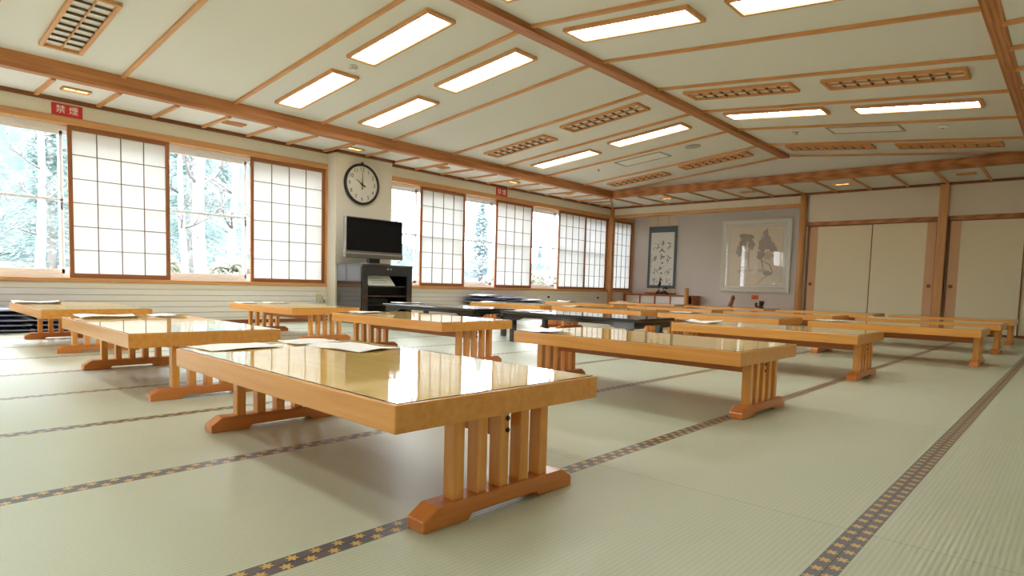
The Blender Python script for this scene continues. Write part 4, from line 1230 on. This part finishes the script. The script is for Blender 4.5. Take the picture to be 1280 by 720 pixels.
place(B3, False, (-14.5, 10.9, hz(-14.5)), .4, .95, 'fine branched bare tree seen right above the television', GF)
place(B3, False, (-17, 13.9, hz(-17)), 4.0, .85, 'second bare tree beside the television, farther off', GF)
place(B3, False, (-14.6, 13.75, hz(-14.6)), 5.0, .5, 'short bare tree at the edge of the first bare window past the television screen panel', GF)
# evergreens
C1 = thing('conifer_tree', '', 'tree'); t, b = conifer_parts(2, 7, 1.9); t.build('foliage', MT['needle'], C1); b.build('trunk', MT['trunk'], C1)
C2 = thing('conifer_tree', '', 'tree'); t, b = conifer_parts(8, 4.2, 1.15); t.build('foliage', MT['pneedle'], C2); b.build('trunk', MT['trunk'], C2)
ev = [(-20.5, 7.5, .9), (-20.8, 11.3, .85), (-24.8, 9.4, .95), (-24.8, 5.4, .95), (-20.5, 4.0, .78), (-20, 1.2, .6), (-24.5, 1.6, .9), (-28.8, 7.4, 1.1), (-28.8, 3.2, 1.0), (-29, 11.8, 1.0)]
for i, (x, y, s) in enumerate(ev):
    place(C1, i == 0, (x, y, hz(x)), i * 1.3, s, 'pale green conifer among others on the hillside outside the left windows', 'conifers outside the left windows')
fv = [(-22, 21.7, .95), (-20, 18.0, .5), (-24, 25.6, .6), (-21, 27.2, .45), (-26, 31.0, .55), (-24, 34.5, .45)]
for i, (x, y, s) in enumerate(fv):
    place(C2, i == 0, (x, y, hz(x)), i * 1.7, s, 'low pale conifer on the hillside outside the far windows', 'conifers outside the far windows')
S1 = thing('shrub', '', 'shrub'); t, b = shrub_parts(3, 1.3, 1.0); t.build('foliage', MT['leaf'], S1); b.build('stems', MT['trunk'], S1)
sv = [(-15.2, 4.0, .8), (-15.6, 7.0, .9), (-18, 5.6, .8), (-17.8, 9.0, .9), (-16.5, 17.4, .8), (-17, 19.6, .9), (-18, 22.8, .9), (-17.5, 15.4, .8), (-16, .9, .7)]
for i, (x, y, s) in enumerate(sv):
    o = place(S1, i == 0, (x, y, hz(x)), i * 2.1, s, 'low green shrub at the bottom of the %s windows' % ('left' if y < 10 else 'far'), 'shrubs outside the %s windows' % ('left' if y < 10 else 'far'))
    o['category'] = 'shrub'

# ------------------------------------------------------------------ light
W_ = bpy.data.worlds.new('overcast'); scn.world = W_; W_.use_nodes = True
nt = W_.node_tree; nt.nodes.clear()
bg = nt.nodes.new('ShaderNodeBackground'); bg.inputs[0].default_value = (.90, .96, 1.0, 1); bg.inputs[1].default_value = 9.0
ow = nt.nodes.new('ShaderNodeOutputWorld'); nt.links.new(bg.outputs[0], ow.inputs[0])
# portals: only guide the sampling of the sky through the window openings
for (ya, yb) in OPEN:
    ld = bpy.data.lights.new('window_portal', 'AREA'); ld.shape = 'RECTANGLE'; ld.size = Z1 - Z0; ld.size_y = yb - ya
    ld.cycles.is_portal = True
    lo = bpy.data.objects.new('window_portal', ld); COL.objects.link(lo)
    lo.location = (XW - .25, (ya + yb) / 2, (Z0 + Z1) / 2); lo.rotation_euler = (0, -PI/2, 0)

# ------------------------------------------------------------------ camera (solved from the photograph's vanishing points)
yaw, pitch, roll, fpx, cyp = 7.39764218e-01, -7.02549625e-02, 2.78933931e-02, 774.649, 410.785
fw = Vector((-math.sin(yaw) * math.cos(pitch), math.cos(yaw) * math.cos(pitch), math.sin(pitch)))
rt = Vector((math.cos(yaw), math.sin(yaw), 0)); up = rt.cross(fw)
r2 = rt * math.cos(roll) + up * math.sin(roll); u2 = -rt * math.sin(roll) + up * math.cos(roll)
cd_ = bpy.data.cameras.new('camera'); cam = bpy.data.objects.new('camera', cd_); COL.objects.link(cam)
cam.matrix_world = Matrix(((r2.x, u2.x, -fw.x, 0), (r2.y, u2.y, -fw.y, 0), (r2.z, u2.z, -fw.z, .66), (0, 0, 0, 1)))
cd_.sensor_width = 36; cd_.lens = fpx / 1280 * 36; cd_.shift_y = (cyp - 360) / 1280
cd_.clip_start = .02; cd_.clip_end = 300
scn.camera = cam

scn.view_settings.view_transform = 'Standard'; scn.view_settings.look = 'None'
scn.view_settings.gamma = 1; scn.view_settings.use_curve_mapping = False
scn.view_settings.exposure = 0.95
scn.cycles.use_denoising = True
scn.cycles.max_bounces = 10; scn.cycles.diffuse_bounces = 6; scn.cycles.glossy_bounces = 4; scn.cycles.transparent_max_bounces = 12
scn.cycles.sample_clamp_indirect = 8
